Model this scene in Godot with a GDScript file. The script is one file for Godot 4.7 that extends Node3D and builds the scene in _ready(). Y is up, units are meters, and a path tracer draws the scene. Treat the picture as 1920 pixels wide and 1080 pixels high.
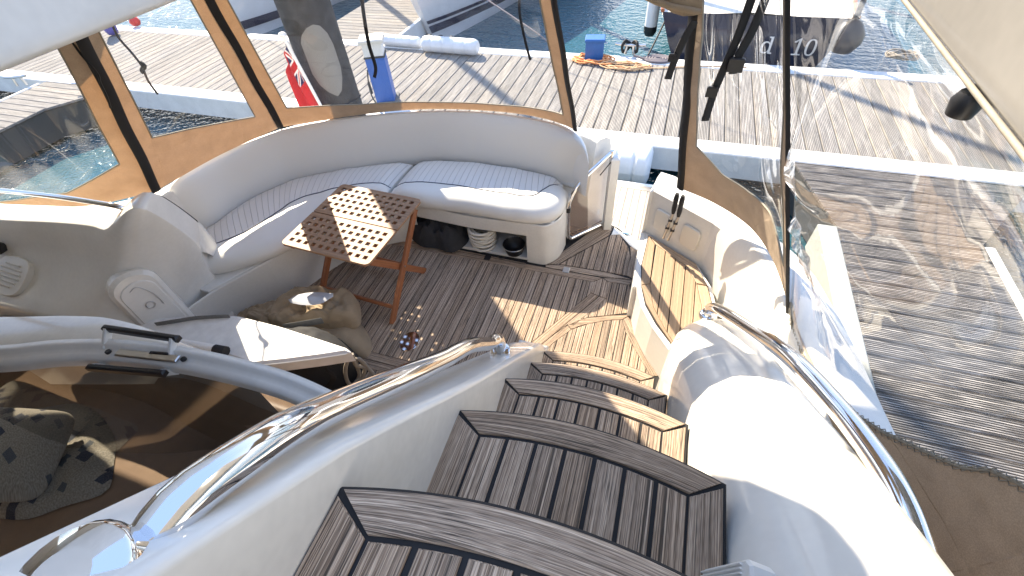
extends Node3D
# Cockpit of a motor yacht moored stern-to, seen from the flybridge stairs. x = to the right, -z = aft, y = up, cockpit sole at y 0.

const SUN_TRAVEL := Vector3(0.525, -0.57, 0.495)
var M := {}
var rng := RandomNumberGenerator.new()
var taken := {}

# ---------------------------------------------------------------- mesh builder
class B:
	var v := PackedVector3Array()
	var t := PackedVector2Array()
	var ix := PackedInt32Array()
	var xf := Transform3D.IDENTITY

	func tri(a: int, b: int, c: int) -> void:
		ix.append(a); ix.append(b); ix.append(c)

	func quad(a: Vector3, b: Vector3, c: Vector3, d: Vector3, ua := Vector2.ZERO, ub := Vector2(1, 0), uc := Vector2(1, 1), ud := Vector2(0, 1)) -> void:
		var o := v.size()
		for p in [a, b, c, d]: v.append(xf * p)
		for q in [ua, ub, uc, ud]: t.append(q)
		tri(o, o + 1, o + 2); tri(o, o + 2, o + 3)

	# rows of points, one smooth skin; closed joins the ends of each row
	func loft(rows: Array, closed := false, caps := false, us := 1.0, vs := 1.0) -> B:
		var n: int = rows[0].size()
		var o := v.size()
		var w := n + 1 if closed else n
		var vv := 0.0
		for j in rows.size():
			if j > 0: vv += (rows[j][n / 2] - rows[j - 1][n / 2]).length()
			var uu := 0.0
			for k in w:
				var p: Vector3 = rows[j][k % n]
				if k > 0: uu += (p - rows[j][(k - 1) % n]).length()
				v.append(xf * p); t.append(Vector2(uu * us, vv * vs))
		for j in rows.size() - 1:
			for k in w - 1:
				var a := o + j * w + k
				tri(a, a + 1, a + w + 1); tri(a, a + w + 1, a + w)
		if caps:
			cap(rows[0], false); cap(rows[rows.size() - 1], true)
		return self

	func cap(ring, flip: bool) -> void:
		var o := v.size()
		var c := Vector3.ZERO
		for p in ring: c += p
		c /= ring.size()
		v.append(xf * c); t.append(Vector2.ZERO)
		for p in ring:
			v.append(xf * p); t.append(Vector2(p.x - c.x, p.y - c.y + p.z - c.z))
		var nr: int = ring.size()
		for k in nr:
			var a: int = o + 1 + k
			var b: int = o + 1 + (k + 1) % nr
			if flip: tri(o, b, a)
			else: tri(o, a, b)

	func tube(path, r, n := 10, ends := true, closed := false) -> B:
		var rows := []
		var up := Vector3(0.123, 0.97, 0.21)
		var m: int = path.size()
		for j in m:
			var d: Vector3
			if closed: d = (path[(j + 1) % m] - path[(j - 1 + m) % m]).normalized()
			else: d = (path[mini(j + 1, m - 1)] - path[maxi(j - 1, 0)]).normalized()
			var sx := up.cross(d)
			if sx.length() < 0.01: sx = Vector3.RIGHT.cross(d)
			sx = sx.normalized()
			up = d.cross(sx).normalized()
			var rr: float = r[j] if r is Array or r is PackedFloat32Array else r
			var ring := PackedVector3Array()
			for k in n:
				var a := TAU * k / n
				ring.append(path[j] + (sx * cos(a) + up * sin(a)) * rr)
			rows.append(ring)
		if closed: rows.append(rows[0])
		loft(rows, true, ends and not closed)
		return self

	# upright prism over a plan polygon (x, z), with a chamfered top edge; grain is the plan direction of the texture's v
	func prism(poly: PackedVector2Array, y0: float, y1: float, bev := 0.0015, grain := Vector2(0, 1), off := Vector2.ZERO) -> B:
		var q := PackedVector2Array()
		for p in poly:
			if q.is_empty() or q[q.size() - 1].distance_to(p) > 0.0006: q.append(p)
		while q.size() > 3 and q[0].distance_to(q[q.size() - 1]) < 0.0006: q.remove_at(q.size() - 1)
		if Geometry2D.is_polygon_clockwise(q): q.reverse()
		var n := q.size()
		var ins := PackedVector2Array()
		for k in n:
			var e0 := (q[k] - q[(k - 1 + n) % n]).normalized()
			var e1 := (q[(k + 1) % n] - q[k]).normalized()
			var m := Vector2(-e0.y - e1.y, e0.x + e1.x)
			var l := m.length()
			m = m / l if l > 0.01 else Vector2(-e0.y, e0.x)
			ins.append(q[k] + m * bev / maxf(0.35, m.dot(Vector2(-e0.y, e0.x))))
		var ax := Vector2(grain.y, -grain.x)
		var rings := [[q, y0], [q, y1 - bev], [ins, y1]]
		for s in 2:
			var lo = rings[s]; var hi = rings[s + 1]
			for k in n:
				var k2 := (k + 1) % n
				var a: Vector2 = lo[0][k]; var b: Vector2 = lo[0][k2]; var c: Vector2 = hi[0][k2]; var d: Vector2 = hi[0][k]
				var da: float = -lo[1]; var dc: float = -hi[1]
				quad(Vector3(a.x, lo[1], a.y), Vector3(b.x, lo[1], b.y), Vector3(c.x, hi[1], c.y), Vector3(d.x, hi[1], d.y),
					Vector2(a.dot(ax) + da, a.dot(grain)) + off, Vector2(b.dot(ax) + da, b.dot(grain)) + off, Vector2(c.dot(ax) + dc, c.dot(grain)) + off, Vector2(d.dot(ax) + dc, d.dot(grain)) + off)
		for s in 2:
			var pp: PackedVector2Array = ins if s == 0 else q
			var yy := y1 if s == 0 else y0
			var o := v.size()
			for p in pp:
				v.append(xf * Vector3(p.x, yy, p.y)); t.append(Vector2(p.dot(ax), p.dot(grain)) + off)
			var tr := Geometry2D.triangulate_polygon(pp)
			for k in range(0, tr.size(), 3):
				var a := o + tr[k]; var b := o + tr[k + 1]; var c := o + tr[k + 2]
				var nn := (v[c] - v[a]).cross(v[b] - v[a])
				if (nn.dot(xf.basis.y) > 0.0) == (s == 0): tri(a, b, c)
				else: tri(a, c, b)
		return self

	func box(c: Vector3, s: Vector3, bev := 0.004) -> B:
		var h := s / 2.0
		var keep := xf
		xf = keep * Transform3D(Basis.IDENTITY, c)
		prism(PackedVector2Array([Vector2(-h.x, -h.z), Vector2(h.x, -h.z), Vector2(h.x, h.z), Vector2(-h.x, h.z)]), -h.y, h.y, bev)
		xf = keep
		return self

	# beam of a rectangular section between two points
	func beam(a: Vector3, b: Vector3, w: float, th: float, up := Vector3.UP, bev := 0.003) -> B:
		var d := (b - a)
		var z := d.normalized()
		var x := up.cross(z).normalized()
		var y := z.cross(x)
		var keep := xf
		xf = keep * Transform3D(Basis(x, y, z), (a + b) / 2.0)
		box(Vector3.ZERO, Vector3(w, th, d.length()), bev)
		xf = keep
		return self

	func lathe(prof: Array, at: Vector3, n := 24) -> B:   # prof: [radius, y]
		var rows := []
		for p in prof:
			var ring := PackedVector3Array()
			for k in n:
				var a := TAU * k / n
				ring.append(at + Vector3(cos(a) * p[0], p[1], sin(a) * p[0]))
			rows.append(ring)
		loft(rows, true, true)
		return self

	func mesh() -> ArrayMesh:
		var nm := PackedVector3Array(); nm.resize(v.size())
		for k in range(0, ix.size(), 3):
			var a := ix[k]; var b := ix[k + 1]; var c := ix[k + 2]
			var f := (v[c] - v[a]).cross(v[b] - v[a])
			nm[a] += f; nm[b] += f; nm[c] += f
		for k in nm.size():
			nm[k] = nm[k].normalized() if nm[k].length_squared() > 1e-20 else Vector3.UP
		var arr := []; arr.resize(Mesh.ARRAY_MAX)
		arr[Mesh.ARRAY_VERTEX] = v; arr[Mesh.ARRAY_NORMAL] = nm; arr[Mesh.ARRAY_TEX_UV] = t; arr[Mesh.ARRAY_INDEX] = ix
		var m := ArrayMesh.new()
		m.add_surface_from_arrays(Mesh.PRIMITIVE_TRIANGLES, arr)
		return m

# ---------------------------------------------------------------- small helpers
func P2(a: Array) -> PackedVector2Array:
	var r := PackedVector2Array()
	for k in range(0, a.size(), 2): r.append(Vector2(a[k], a[k + 1]))
	return r

func flat(a: Array) -> PackedVector2Array:
	var r := PackedVector2Array()
	for p in a: r.append(Vector2(p.x, p.z))
	return r

# Catmull-Rom through the points, then spread evenly over n + 1 points
func spl(pts: Array, n: int) -> PackedVector3Array:
	var fine := PackedVector3Array()
	var m := pts.size()
	for k in m - 1:
		var a: Vector3 = pts[maxi(k - 1, 0)]; var b: Vector3 = pts[k]; var c: Vector3 = pts[k + 1]; var d: Vector3 = pts[mini(k + 2, m - 1)]
		for s in 12: fine.append(b.cubic_interpolate(c, a, d, s / 12.0))
	fine.append(pts[m - 1])
	return spread(fine, n)

func spread(fine: PackedVector3Array, n: int) -> PackedVector3Array:
	var cum := PackedFloat32Array([0.0])
	for k in range(1, fine.size()): cum.append(cum[k - 1] + (fine[k] - fine[k - 1]).length())
	var total := cum[cum.size() - 1]
	var out := PackedVector3Array()
	var j := 0
	for k in n + 1:
		var s := total * k / n
		while j < cum.size() - 2 and cum[j + 1] < s: j += 1
		var l := cum[j + 1] - cum[j]
		out.append(fine[j].lerp(fine[j + 1], clampf((s - cum[j]) / l if l > 0.0 else 0.0, 0, 1)))
	return out

func numbered(called: String) -> String:
	var k: int = taken.get(called, 0)
	taken[called] = k + 1
	return called if k == 0 else "%s_%03d" % [called, k]

func thing(called: String, label: String, category: String, at := Vector3.ZERO, turn := 0.0, group := "") -> Node3D:
	var o := Node3D.new()
	o.name = numbered(called)
	add_child(o)
	o.position = at; o.rotation.y = turn
	o.set_meta("label", label); o.set_meta("category", category)
	if group != "": o.set_meta("group", group)
	return o

func part(parent: Node, called: String, b, m: Material, label := "") -> MeshInstance3D:
	var o := MeshInstance3D.new()
	o.name = called
	o.mesh = b if b is Mesh else b.mesh()
	o.material_override = m
	parent.add_child(o, true)
	if label != "": o.set_meta("label", label)
	return o

func single(called: String, b, m: Material, label: String, category: String, group := "") -> MeshInstance3D:
	var o := part(self, numbered(called), b, m, label)
	o.set_meta("category", category)
	if group != "": o.set_meta("group", group)
	return o

func structure(called: String, b, m: Material) -> MeshInstance3D:
	var o := part(self, numbered(called), b, m)
	o.set_meta("kind", "structure")
	return o

func C(r: float, g: float, b: float) -> Color:
	return Color(r, g, b).linear_to_srgb()

func mat(color: Color, rough := 0.5, metal := 0.0) -> StandardMaterial3D:
	var m := StandardMaterial3D.new()
	m.albedo_color = color; m.roughness = rough; m.metallic = metal
	return m

func noise(freq: float, seed_: int, oct := 3) -> FastNoiseLite:
	var f := FastNoiseLite.new()
	f.noise_type = FastNoiseLite.TYPE_SIMPLEX_SMOOTH
	f.frequency = freq; f.seed = seed_; f.fractal_octaves = oct
	return f

# picture computed pixel by pixel; f(x, y) gives a Color (sRGB); the last tenth is blended so that it repeats
func picture(w: int, h: int, f: Callable) -> ImageTexture:
	var im := Image.create(w, h, true, Image.FORMAT_RGB8)
	for y in h:
		for x in w: im.set_pixel(x, y, f.call(x, y))
	im.generate_mipmaps()
	return ImageTexture.create_from_image(im)

func grey(v: float) -> Color:
	return Color(v, v, v)

func wrap_noise(n: FastNoiseLite, x: float, y: float, w: float, h: float) -> float:
	# seamless in y only: two samples cross-faded
	var k := clampf((y / h - 0.85) / 0.15, 0, 1)
	var a := n.get_noise_2d(x, y)
	return a if k <= 0.0 else lerpf(a, n.get_noise_2d(x, y - h), k)

func set_tex(m: StandardMaterial3D, albedo: Texture2D, height: Texture2D, scale: Vector3, relief := 0.0, tri := false) -> StandardMaterial3D:
	if albedo: m.albedo_texture = albedo
	if height and relief != 0.0:
		m.heightmap_enabled = true; m.heightmap_texture = height; m.heightmap_scale = relief
	m.uv1_scale = scale
	m.uv1_triplanar = tri
	if tri: m.uv1_world_triplanar = true
	return m

func make_materials() -> void:
	# teak: streaks run along v. 256 px across = 0.13 m, 512 px along = 1.0 m
	var fine := noise(0.22, 3, 2); var wide := noise(0.03, 5, 3); var pore := noise(0.5, 8, 1)
	var vein := noise(0.075, 11, 2); var vein2 := noise(0.11, 12, 2)
	var groove := func(x, y):
		var a := absf(wrap_noise(vein, x, y * 0.012, 256, 512 * 0.012)); var b := absf(wrap_noise(vein2, x + 400, y * 0.016, 256, 512 * 0.016))
		return minf(smoothstep(0.0, 0.10, a), smoothstep(0.0, 0.08, b) * 0.5 + 0.5)
	var streak := func(x, y): return wrap_noise(fine, x, y * 0.02, 256, 512 * 0.02) * 0.55 + wrap_noise(wide, x * 1.4, y * 0.06, 256, 512 * 0.06) * 0.45 + wrap_noise(pore, x, y * 0.12, 256, 512 * 0.12) * 0.25
	var teak_rgb := picture(256, 512, func(x, y):
		var s: float = streak.call(x, y)
		var k := clampf(0.5 + s * 0.95, 0, 1)
		var dark := Color(0.45, 0.385, 0.33); var light := Color(0.90, 0.835, 0.765)
		var c := dark.lerp(light, k)
		return (c * 0.42).lerp(c, groove.call(x, y)))
	var clean_rgb := picture(256, 512, func(x, y):
		var k := clampf(0.5 + streak.call(x, y) * 0.8, 0, 1)
		return Color(0.66, 0.61, 0.55).lerp(Color(0.93, 0.90, 0.85), k))
	var teak_h := picture(256, 512, func(x, y): return grey(clampf((0.55 + streak.call(x, y) * 0.7) * (0.4 + 0.6 * groove.call(x, y)), 0, 1)))
	var tints := [C(0.92, 0.85, 0.77), C(0.78, 0.73, 0.67), C(1.0, 0.93, 0.85), C(0.86, 0.77, 0.67), C(0.96, 0.90, 0.83)]
	M.teak = []
	for k in tints.size():
		var m := set_tex(mat(tints[k], 0.82), teak_rgb, teak_h, Vector3(7.7, 1, 1), 0.12)
		m.uv1_offset = Vector3(k * 0.37, k * 0.21, 0)
		M.teak.append(m)
	M.teak_warm = []
	for k in 3:
		var m2 := set_tex(mat([C(0.60, 0.48, 0.37), C(0.54, 0.42, 0.315), C(0.66, 0.54, 0.43)][k], 0.7), clean_rgb, teak_h, Vector3(6.0, 0.8, 1), 0.04)
		m2.uv1_offset = Vector3(k * 0.31, k * 0.4, 0)
		M.teak_warm.append(m2)
	M.teak_pale = []
	for k in 3: M.teak_pale.append(set_tex(mat([C(0.80, 0.75, 0.68), C(0.72, 0.68, 0.62), C(0.88, 0.83, 0.76)][k], 0.8), clean_rgb, teak_h, Vector3(7.0, 0.9, 1), 0.05))
	M.table_wood = set_tex(mat(C(0.52, 0.33, 0.21), 0.55), clean_rgb, teak_h, Vector3(5, 0.8, 1), 0.03)
	M.leg_wood = set_tex(mat(C(0.52, 0.21, 0.095), 0.5), clean_rgb, teak_h, Vector3(5, 0.8, 1), 0.03)
	M.caulk = mat(C(0.012, 0.011, 0.012), 0.75)

	# dock boards: ten grooves across one board, which is u 0..1
	var weather := noise(0.012, 21, 4); var dstreak := noise(0.3, 22, 2)
	var dock_f := func(x, y):
		var g := absf(fposmod(x / 128.0 * 9.0, 1.0) - 0.5) * 2.0
		return smoothstep(0.12, 0.55, g)
	M.dock = []
	var dock_rgb := picture(128, 512, func(x, y):
		var k: float = dock_f.call(x, y)
		var w := 0.5 + 0.6 * wrap_noise(weather, x * 2.0, y * 0.7, 128, 512 * 0.7) + 0.5 * wrap_noise(dstreak, x, y * 0.03, 128, 512 * 0.03)
		var c := Color(0.56, 0.55, 0.54).lerp(Color(0.84, 0.82, 0.79), clampf(w, 0, 1))
		return Color(0.33, 0.32, 0.32).lerp(c, clampf(k * 1.15, 0, 1)))
	var dock_h := picture(128, 32, func(x, y): return grey(dock_f.call(x, y)))
	for k in 4:
		var md := set_tex(mat([C(0.72, 0.70, 0.67), C(0.63, 0.62, 0.60), C(0.80, 0.77, 0.72), C(0.70, 0.69, 0.68)][k], 0.9), dock_rgb, dock_h, Vector3(1, 0.5, 1), 0.35)
		md.uv1_offset = Vector3(0, 0.27 * k, 0)
		M.dock.append(md)
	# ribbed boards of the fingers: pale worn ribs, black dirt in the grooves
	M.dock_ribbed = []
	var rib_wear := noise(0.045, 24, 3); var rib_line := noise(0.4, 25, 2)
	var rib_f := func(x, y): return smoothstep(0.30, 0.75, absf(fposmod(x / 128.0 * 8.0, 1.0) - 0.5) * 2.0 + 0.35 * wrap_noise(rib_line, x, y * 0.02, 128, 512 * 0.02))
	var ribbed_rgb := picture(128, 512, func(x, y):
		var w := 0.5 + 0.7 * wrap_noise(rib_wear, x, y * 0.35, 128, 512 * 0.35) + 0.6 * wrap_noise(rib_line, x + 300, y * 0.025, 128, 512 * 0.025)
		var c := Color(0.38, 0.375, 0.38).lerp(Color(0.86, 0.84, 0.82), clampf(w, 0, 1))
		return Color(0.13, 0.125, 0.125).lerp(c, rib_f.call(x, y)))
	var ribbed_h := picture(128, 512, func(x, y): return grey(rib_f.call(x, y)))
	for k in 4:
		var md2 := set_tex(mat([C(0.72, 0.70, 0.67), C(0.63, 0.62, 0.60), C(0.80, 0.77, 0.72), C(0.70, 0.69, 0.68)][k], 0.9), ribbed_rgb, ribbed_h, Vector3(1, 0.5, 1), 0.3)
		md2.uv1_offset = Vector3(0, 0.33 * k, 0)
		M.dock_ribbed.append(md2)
	var blotch := noise(0.02, 31, 4); var speck := noise(0.25, 32, 2)
	var dirt := picture(256, 256, func(x, y):
		var d := blotch.get_noise_2d(x, y) * 0.5 + speck.get_noise_2d(x, y) * 0.22
		return grey(clampf(0.96 + d * 0.09, 0, 1)))
	var rough_h := picture(256, 256, func(x, y): return grey(0.5 + speck.get_noise_2d(x, y) * 0.5))
	M.white_edge = set_tex(mat(C(0.70, 0.70, 0.68), 0.6), dirt, rough_h, Vector3(0.8, 0.8, 0.8), 0.04, true)
	M.concrete = set_tex(mat(C(0.16, 0.16, 0.155), 0.9), dirt, rough_h, Vector3(2, 2, 2), 0.2, true)
	M.mossy = set_tex(mat(C(0.40, 0.41, 0.37), 0.9), dirt, rough_h, Vector3(2, 2, 2), 0.2, true)
	M.float_dark = set_tex(mat(C(0.06, 0.062, 0.06), 0.85), dirt, rough_h, Vector3(1, 1, 1), 0.1, true)

	# gelcoat and upholstery
	M.gel = set_tex(mat(C(0.80, 0.775, 0.72), 0.13), dirt, null, Vector3(0.7, 0.7, 0.7), 0.0, true)
	M.gel_matt = set_tex(mat(C(0.80, 0.78, 0.73), 0.34), dirt, null, Vector3(0.7, 0.7, 0.7), 0.0, true)
	M.vinyl = set_tex(mat(C(0.75, 0.735, 0.695), 0.46), null, rough_h, Vector3(4, 4, 4), 0.002, true)
	var rib := picture(64, 8, func(x, y):
		var a := absf(x / 64.0 - 0.5) * 2.0
		return grey(1.0 - smoothstep(0.86, 0.99, a)))
	var rib_rgb := picture(64, 8, func(x, y):
		var a := absf(x / 64.0 - 0.5) * 2.0
		return grey(1.0 - 0.22 * smoothstep(0.9, 1.0, a)))
	M.ribbed = set_tex(mat(C(0.72, 0.71, 0.69), 0.5), rib_rgb, rib, Vector3(1, 1, 1), 0.25)
	M.piping = mat(C(0.035, 0.045, 0.08), 0.5)
	M.leather = set_tex(mat(C(0.30, 0.20, 0.125), 0.5), dirt, rough_h, Vector3(2, 2, 2), 0.03, true)
	M.pad = set_tex(mat(C(0.80, 0.79, 0.77), 0.6), dirt, rough_h, Vector3(3, 3, 3), 0.02, true)

	# canvas with a weave and soft creases
	var weave := noise(0.6, 41, 1); var crease := noise(0.012, 42, 3)
	var canvas_rgb := picture(256, 256, func(x, y): return grey(clampf(0.9 + weave.get_noise_2d(x, y) * 0.13 + blotch.get_noise_2d(y, x) * 0.08, 0, 1)))
	var canvas_h := picture(256, 256, func(x, y): return grey(0.5 + crease.get_noise_2d(x, y) * 0.5))
	M.canvas = set_tex(mat(C(0.53, 0.415, 0.305), 0.85), canvas_rgb, canvas_h, Vector3(2, 2, 2), 1.2, true)
	M.canvas.backlight_enabled = true; M.canvas.backlight = Color(0.60, 0.50, 0.40)
	M.canvas_folded = set_tex(mat(C(0.40, 0.305, 0.20), 0.9), canvas_rgb, canvas_h, Vector3(3, 3, 3), 0.6, true)
	M.roof_canvas = set_tex(mat(C(0.50, 0.40, 0.28), 0.85), canvas_rgb, canvas_h, Vector3(2, 2, 2), 0.6, true)
	M.hem = set_tex(mat(C(0.36, 0.32, 0.25), 0.7), canvas_rgb, null, Vector3(6, 6, 6), 0.0, true)
	M.black_web = set_tex(mat(C(0.012, 0.012, 0.014), 0.7), canvas_rgb, null, Vector3(8, 8, 8), 0.0, true)
	var wave := noise(0.02, 51, 3)
	var film_h := picture(256, 256, func(x, y): return grey(0.5 + 0.5 * wave.get_noise_2d(x * 0.55, y * 0.18)))
	M.film = mat(Color(0.94, 0.96, 0.97, 0.05), 0.03)
	M.film.transparency = BaseMaterial3D.TRANSPARENCY_ALPHA
	set_tex(M.film, null, film_h, Vector3(0.7, 0.7, 0.7), 1.0, true)
	M.smoked = mat(Color(0.80, 0.68, 0.60, 0.28), 0.05)
	M.smoked.transparency = BaseMaterial3D.TRANSPARENCY_ALPHA
	M.grey_web = set_tex(mat(C(0.22, 0.22, 0.21), 0.8), canvas_rgb, null, Vector3(8, 8, 8), 0.0, true)
	M.shade_grey_gloss = set_tex(mat(C(0.27, 0.255, 0.23), 0.22), dirt, null, Vector3(0.7, 0.7, 0.7), 0.0, true)  # grey puts shade into the colour of the sunlit stairwell coaming
	M.steel = mat(C(0.72, 0.72, 0.73), 0.06, 1.0)
	M.steel_dull = mat(C(0.55, 0.55, 0.55), 0.3, 1.0)
	M.black = mat(C(0.014, 0.014, 0.016), 0.4)
	M.black_soft = set_tex(mat(C(0.02, 0.02, 0.022), 0.8), dirt, rough_h, Vector3(4, 4, 4), 0.1, true)
	M.charcoal = set_tex(mat(C(0.045, 0.045, 0.048), 0.95), canvas_rgb, canvas_h, Vector3(4, 4, 4), 0.8, true)
	M.plastic = mat(C(0.76, 0.75, 0.72), 0.35)
	M.plate = mat(C(0.70, 0.66, 0.58), 0.4)
	M.hose = mat(C(0.70, 0.66, 0.58), 0.55)
	M.blue = set_tex(mat(C(0.035, 0.14, 0.50), 0.4), dirt, null, Vector3(1, 1, 1), 0.0, true)
	M.blue_box = set_tex(mat(C(0.03, 0.13, 0.38), 0.45), dirt, null, Vector3(2, 2, 2), 0.0, true)
	M.orange_rope = mat(C(0.75, 0.30, 0.11), 0.8)
	M.sand_rope = mat(C(0.62, 0.40, 0.22), 0.85)
	M.grey_rope = mat(C(0.16, 0.14, 0.15), 0.9)
	M.pale_rope = mat(C(0.30, 0.26, 0.21), 0.9)
	M.fender_white = set_tex(mat(C(0.74, 0.76, 0.78), 0.35), dirt, null, Vector3(1, 1, 1), 0.0, true)
	M.hull_white = set_tex(mat(C(0.74, 0.75, 0.77), 0.12), dirt, null, Vector3(0.4, 0.4, 0.4), 0.0, true)
	M.hull_navy = set_tex(mat(C(0.020, 0.026, 0.050), 0.12), dirt, null, Vector3(0.4, 0.4, 0.4), 0.0, true)
	M.stripe = mat(C(0.015, 0.02, 0.05), 0.25)
	M.varnish = mat(C(0.28, 0.09, 0.035), 0.25)
	M.red = mat(C(0.55, 0.02, 0.025), 0.5)
	M.pale_blue = mat(C(0.32, 0.55, 0.85), 0.4)
	var pile_n := noise(0.03, 61, 4)
	var pile_rgb := picture(256, 256, func(x, y):
		var k := pile_n.get_noise_2d(x, y) + speck.get_noise_2d(x, y) * 0.5
		return grey(clampf(0.62 + k * 0.4, 0, 1)))
	M.pile = set_tex(mat(C(0.062, 0.062, 0.066), 0.75), pile_rgb, rough_h, Vector3(1.2, 1.2, 1.2), 0.4, true)
	M.pile_patch = set_tex(mat(C(0.20, 0.198, 0.19), 0.85), dirt, rough_h, Vector3(1.2, 1.2, 1.2), 0.3, true)
	# water: choppy relief
	var w1 := noise(0.02, 71, 4); var w2 := noise(0.07, 72, 2)
	var water_h := picture(512, 512, func(x, y):
		var kx := clampf((x / 512.0 - 0.8) / 0.2, 0, 1); var ky := clampf((y / 512.0 - 0.8) / 0.2, 0, 1)
		var s := func(a, b): return w1.get_noise_2d(a, b * 1.7) * 0.7 + w2.get_noise_2d(a, b * 1.5) * 0.3
		var p: float = lerpf(lerpf(s.call(x, y), s.call(x - 512, y), kx), lerpf(s.call(x, y - 512), s.call(x - 512, y - 512), kx), ky)
		return grey(0.5 + 0.5 * p))
	M.water = set_tex(mat(C(0.022, 0.085, 0.115), 0.05), null, water_h, Vector3(0.35, 0.35, 0.35), 3.5, true)
	# printed cotton throw: patches of indigo and grey on cream
	var patches := []
	for k in 26: patches.append([rng.randf() * 256, rng.randf() * 256, rng.randf_range(5, 15), rng.randf_range(5, 13), rng.randi() % 3])
	var throw_rgb := picture(256, 256, func(x, y):
		var c := Color(0.80, 0.77, 0.70) * (0.93 + 0.2 * speck.get_noise_2d(x, y))
		for p in patches:
			if absf(x - p[0]) < p[2] and absf(y - p[1]) < p[3]:
				var n := 0.5 + speck.get_noise_2d(x * 2.0, y * 2.0)
				c = [Color(0.16, 0.19, 0.28), Color(0.36, 0.40, 0.45), Color(0.25, 0.28, 0.36)][p[4]].lerp(Color(0.7, 0.68, 0.62), clampf(n * 0.5, 0, 0.6))
		return c)
	M.throw = set_tex(mat(C(0.6, 0.6, 0.6), 0.9), throw_rgb, null, Vector3(1.6, 1.6, 1.6))
	# red ensign: union canton on a red field, u across the fly, v down the hoist
	var ensign := picture(256, 128, func(x, y):
		var red := Color(0.70, 0.06, 0.10); var blue := Color(0.06, 0.09, 0.30); var white := Color(0.9, 0.89, 0.88)
		if x >= 128 or y >= 64: return red
		var px: float = x / 128.0 * 60.0; var py: float = y / 64.0 * 30.0
		if absf(px - 30) < 3 or absf(py - 15) < 3: return red
		if absf(px - 30) < 5 or absf(py - 15) < 5: return white
		var d1 := absf(px * 0.447 - py * 0.894); var d2 := absf((60 - px) * 0.447 - py * 0.894)
		if minf(d1, d2) < 1.0: return red
		if minf(d1, d2) < 3.0: return white
		return blue)
	M.ensign = set_tex(mat(Color(1, 1, 1), 0.85), ensign, null, Vector3(1, 1, 1))
	M.ensign.backlight_enabled = true; M.ensign.backlight = Color(0.5, 0.5, 0.5)

# ---------------------------------------------------------------- boards
# splits a plan area into boards along z (or along x), each a part of its own
func boards(parent: Node, area: PackedVector2Array, pitch: float, gap: float, start: float, y0: float, y1: float, mats: Array, along_x := false, called := "plank", bev := 0.0012, unit_uv := false) -> void:
	var lo := Vector2(1e9, 1e9); var hi := -lo
	for p in area:
		lo = lo.min(p); hi = hi.max(p)
	var a := lo.y if along_x else lo.x
	var b := hi.y if along_x else hi.x
	var k := floori((a - start) / pitch)
	while start + k * pitch < b:
		var s := start + k * pitch + gap / 2.0
		var e := start + (k + 1) * pitch - gap / 2.0
		k += 1
		var strip: PackedVector2Array
		if along_x: strip = PackedVector2Array([Vector2(lo.x - 1, s), Vector2(hi.x + 1, s), Vector2(hi.x + 1, e), Vector2(lo.x - 1, e)])
		else: strip = PackedVector2Array([Vector2(s, lo.y - 1), Vector2(e, lo.y - 1), Vector2(e, hi.y + 1), Vector2(s, hi.y + 1)])
		for q in Geometry2D.intersect_polygons(area, strip):
			if q.size() < 3: continue
			var ar := 0.0
			for j in q.size(): ar += q[j].cross(q[(j + 1) % q.size()])
			if absf(ar) < 0.0012: continue
			var bb := B.new()
			var grain := Vector2(1, 0) if along_x else Vector2(0, 1)
			if unit_uv:
				# one board is u 0..1
				bb.prism(q, y0, y1, bev, grain, Vector2.ZERO)
				for j in bb.t.size():
					var c := bb.t[j]
					var across := -bb.v[j].z + e if along_x else bb.v[j].x - s
					bb.t[j] = Vector2(across / (e - s), c.y + k * 0.713)
			else:
				bb.prism(q, y0, y1, bev, grain, Vector2(rng.randf(), rng.randf()))
			part(parent, called, bb, mats[rng.randi() % mats.size()])

func board(parent: Node, poly: PackedVector2Array, y0: float, y1: float, m: Material, grain := Vector2(0, 1), called := "board", gap := 0.002) -> void:
	for q in Geometry2D.offset_polygon(poly, -gap):
		part(parent, called, B.new().prism(q, y0, y1, 0.0012, grain.normalized(), Vector2(rng.randf(), rng.randf())), m)

# band between two plan curves
func band(inner: Array, outer: Array) -> PackedVector2Array:
	var r := PackedVector2Array()
	for p in inner: r.append(p)
	for k in range(outer.size() - 1, -1, -1): r.append(outer[k])
	return r

func teak() -> Material: return M.teak[rng.randi() % M.teak.size()]
func warm() -> Material: return M.teak_warm[rng.randi() % M.teak_warm.size()]

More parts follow.
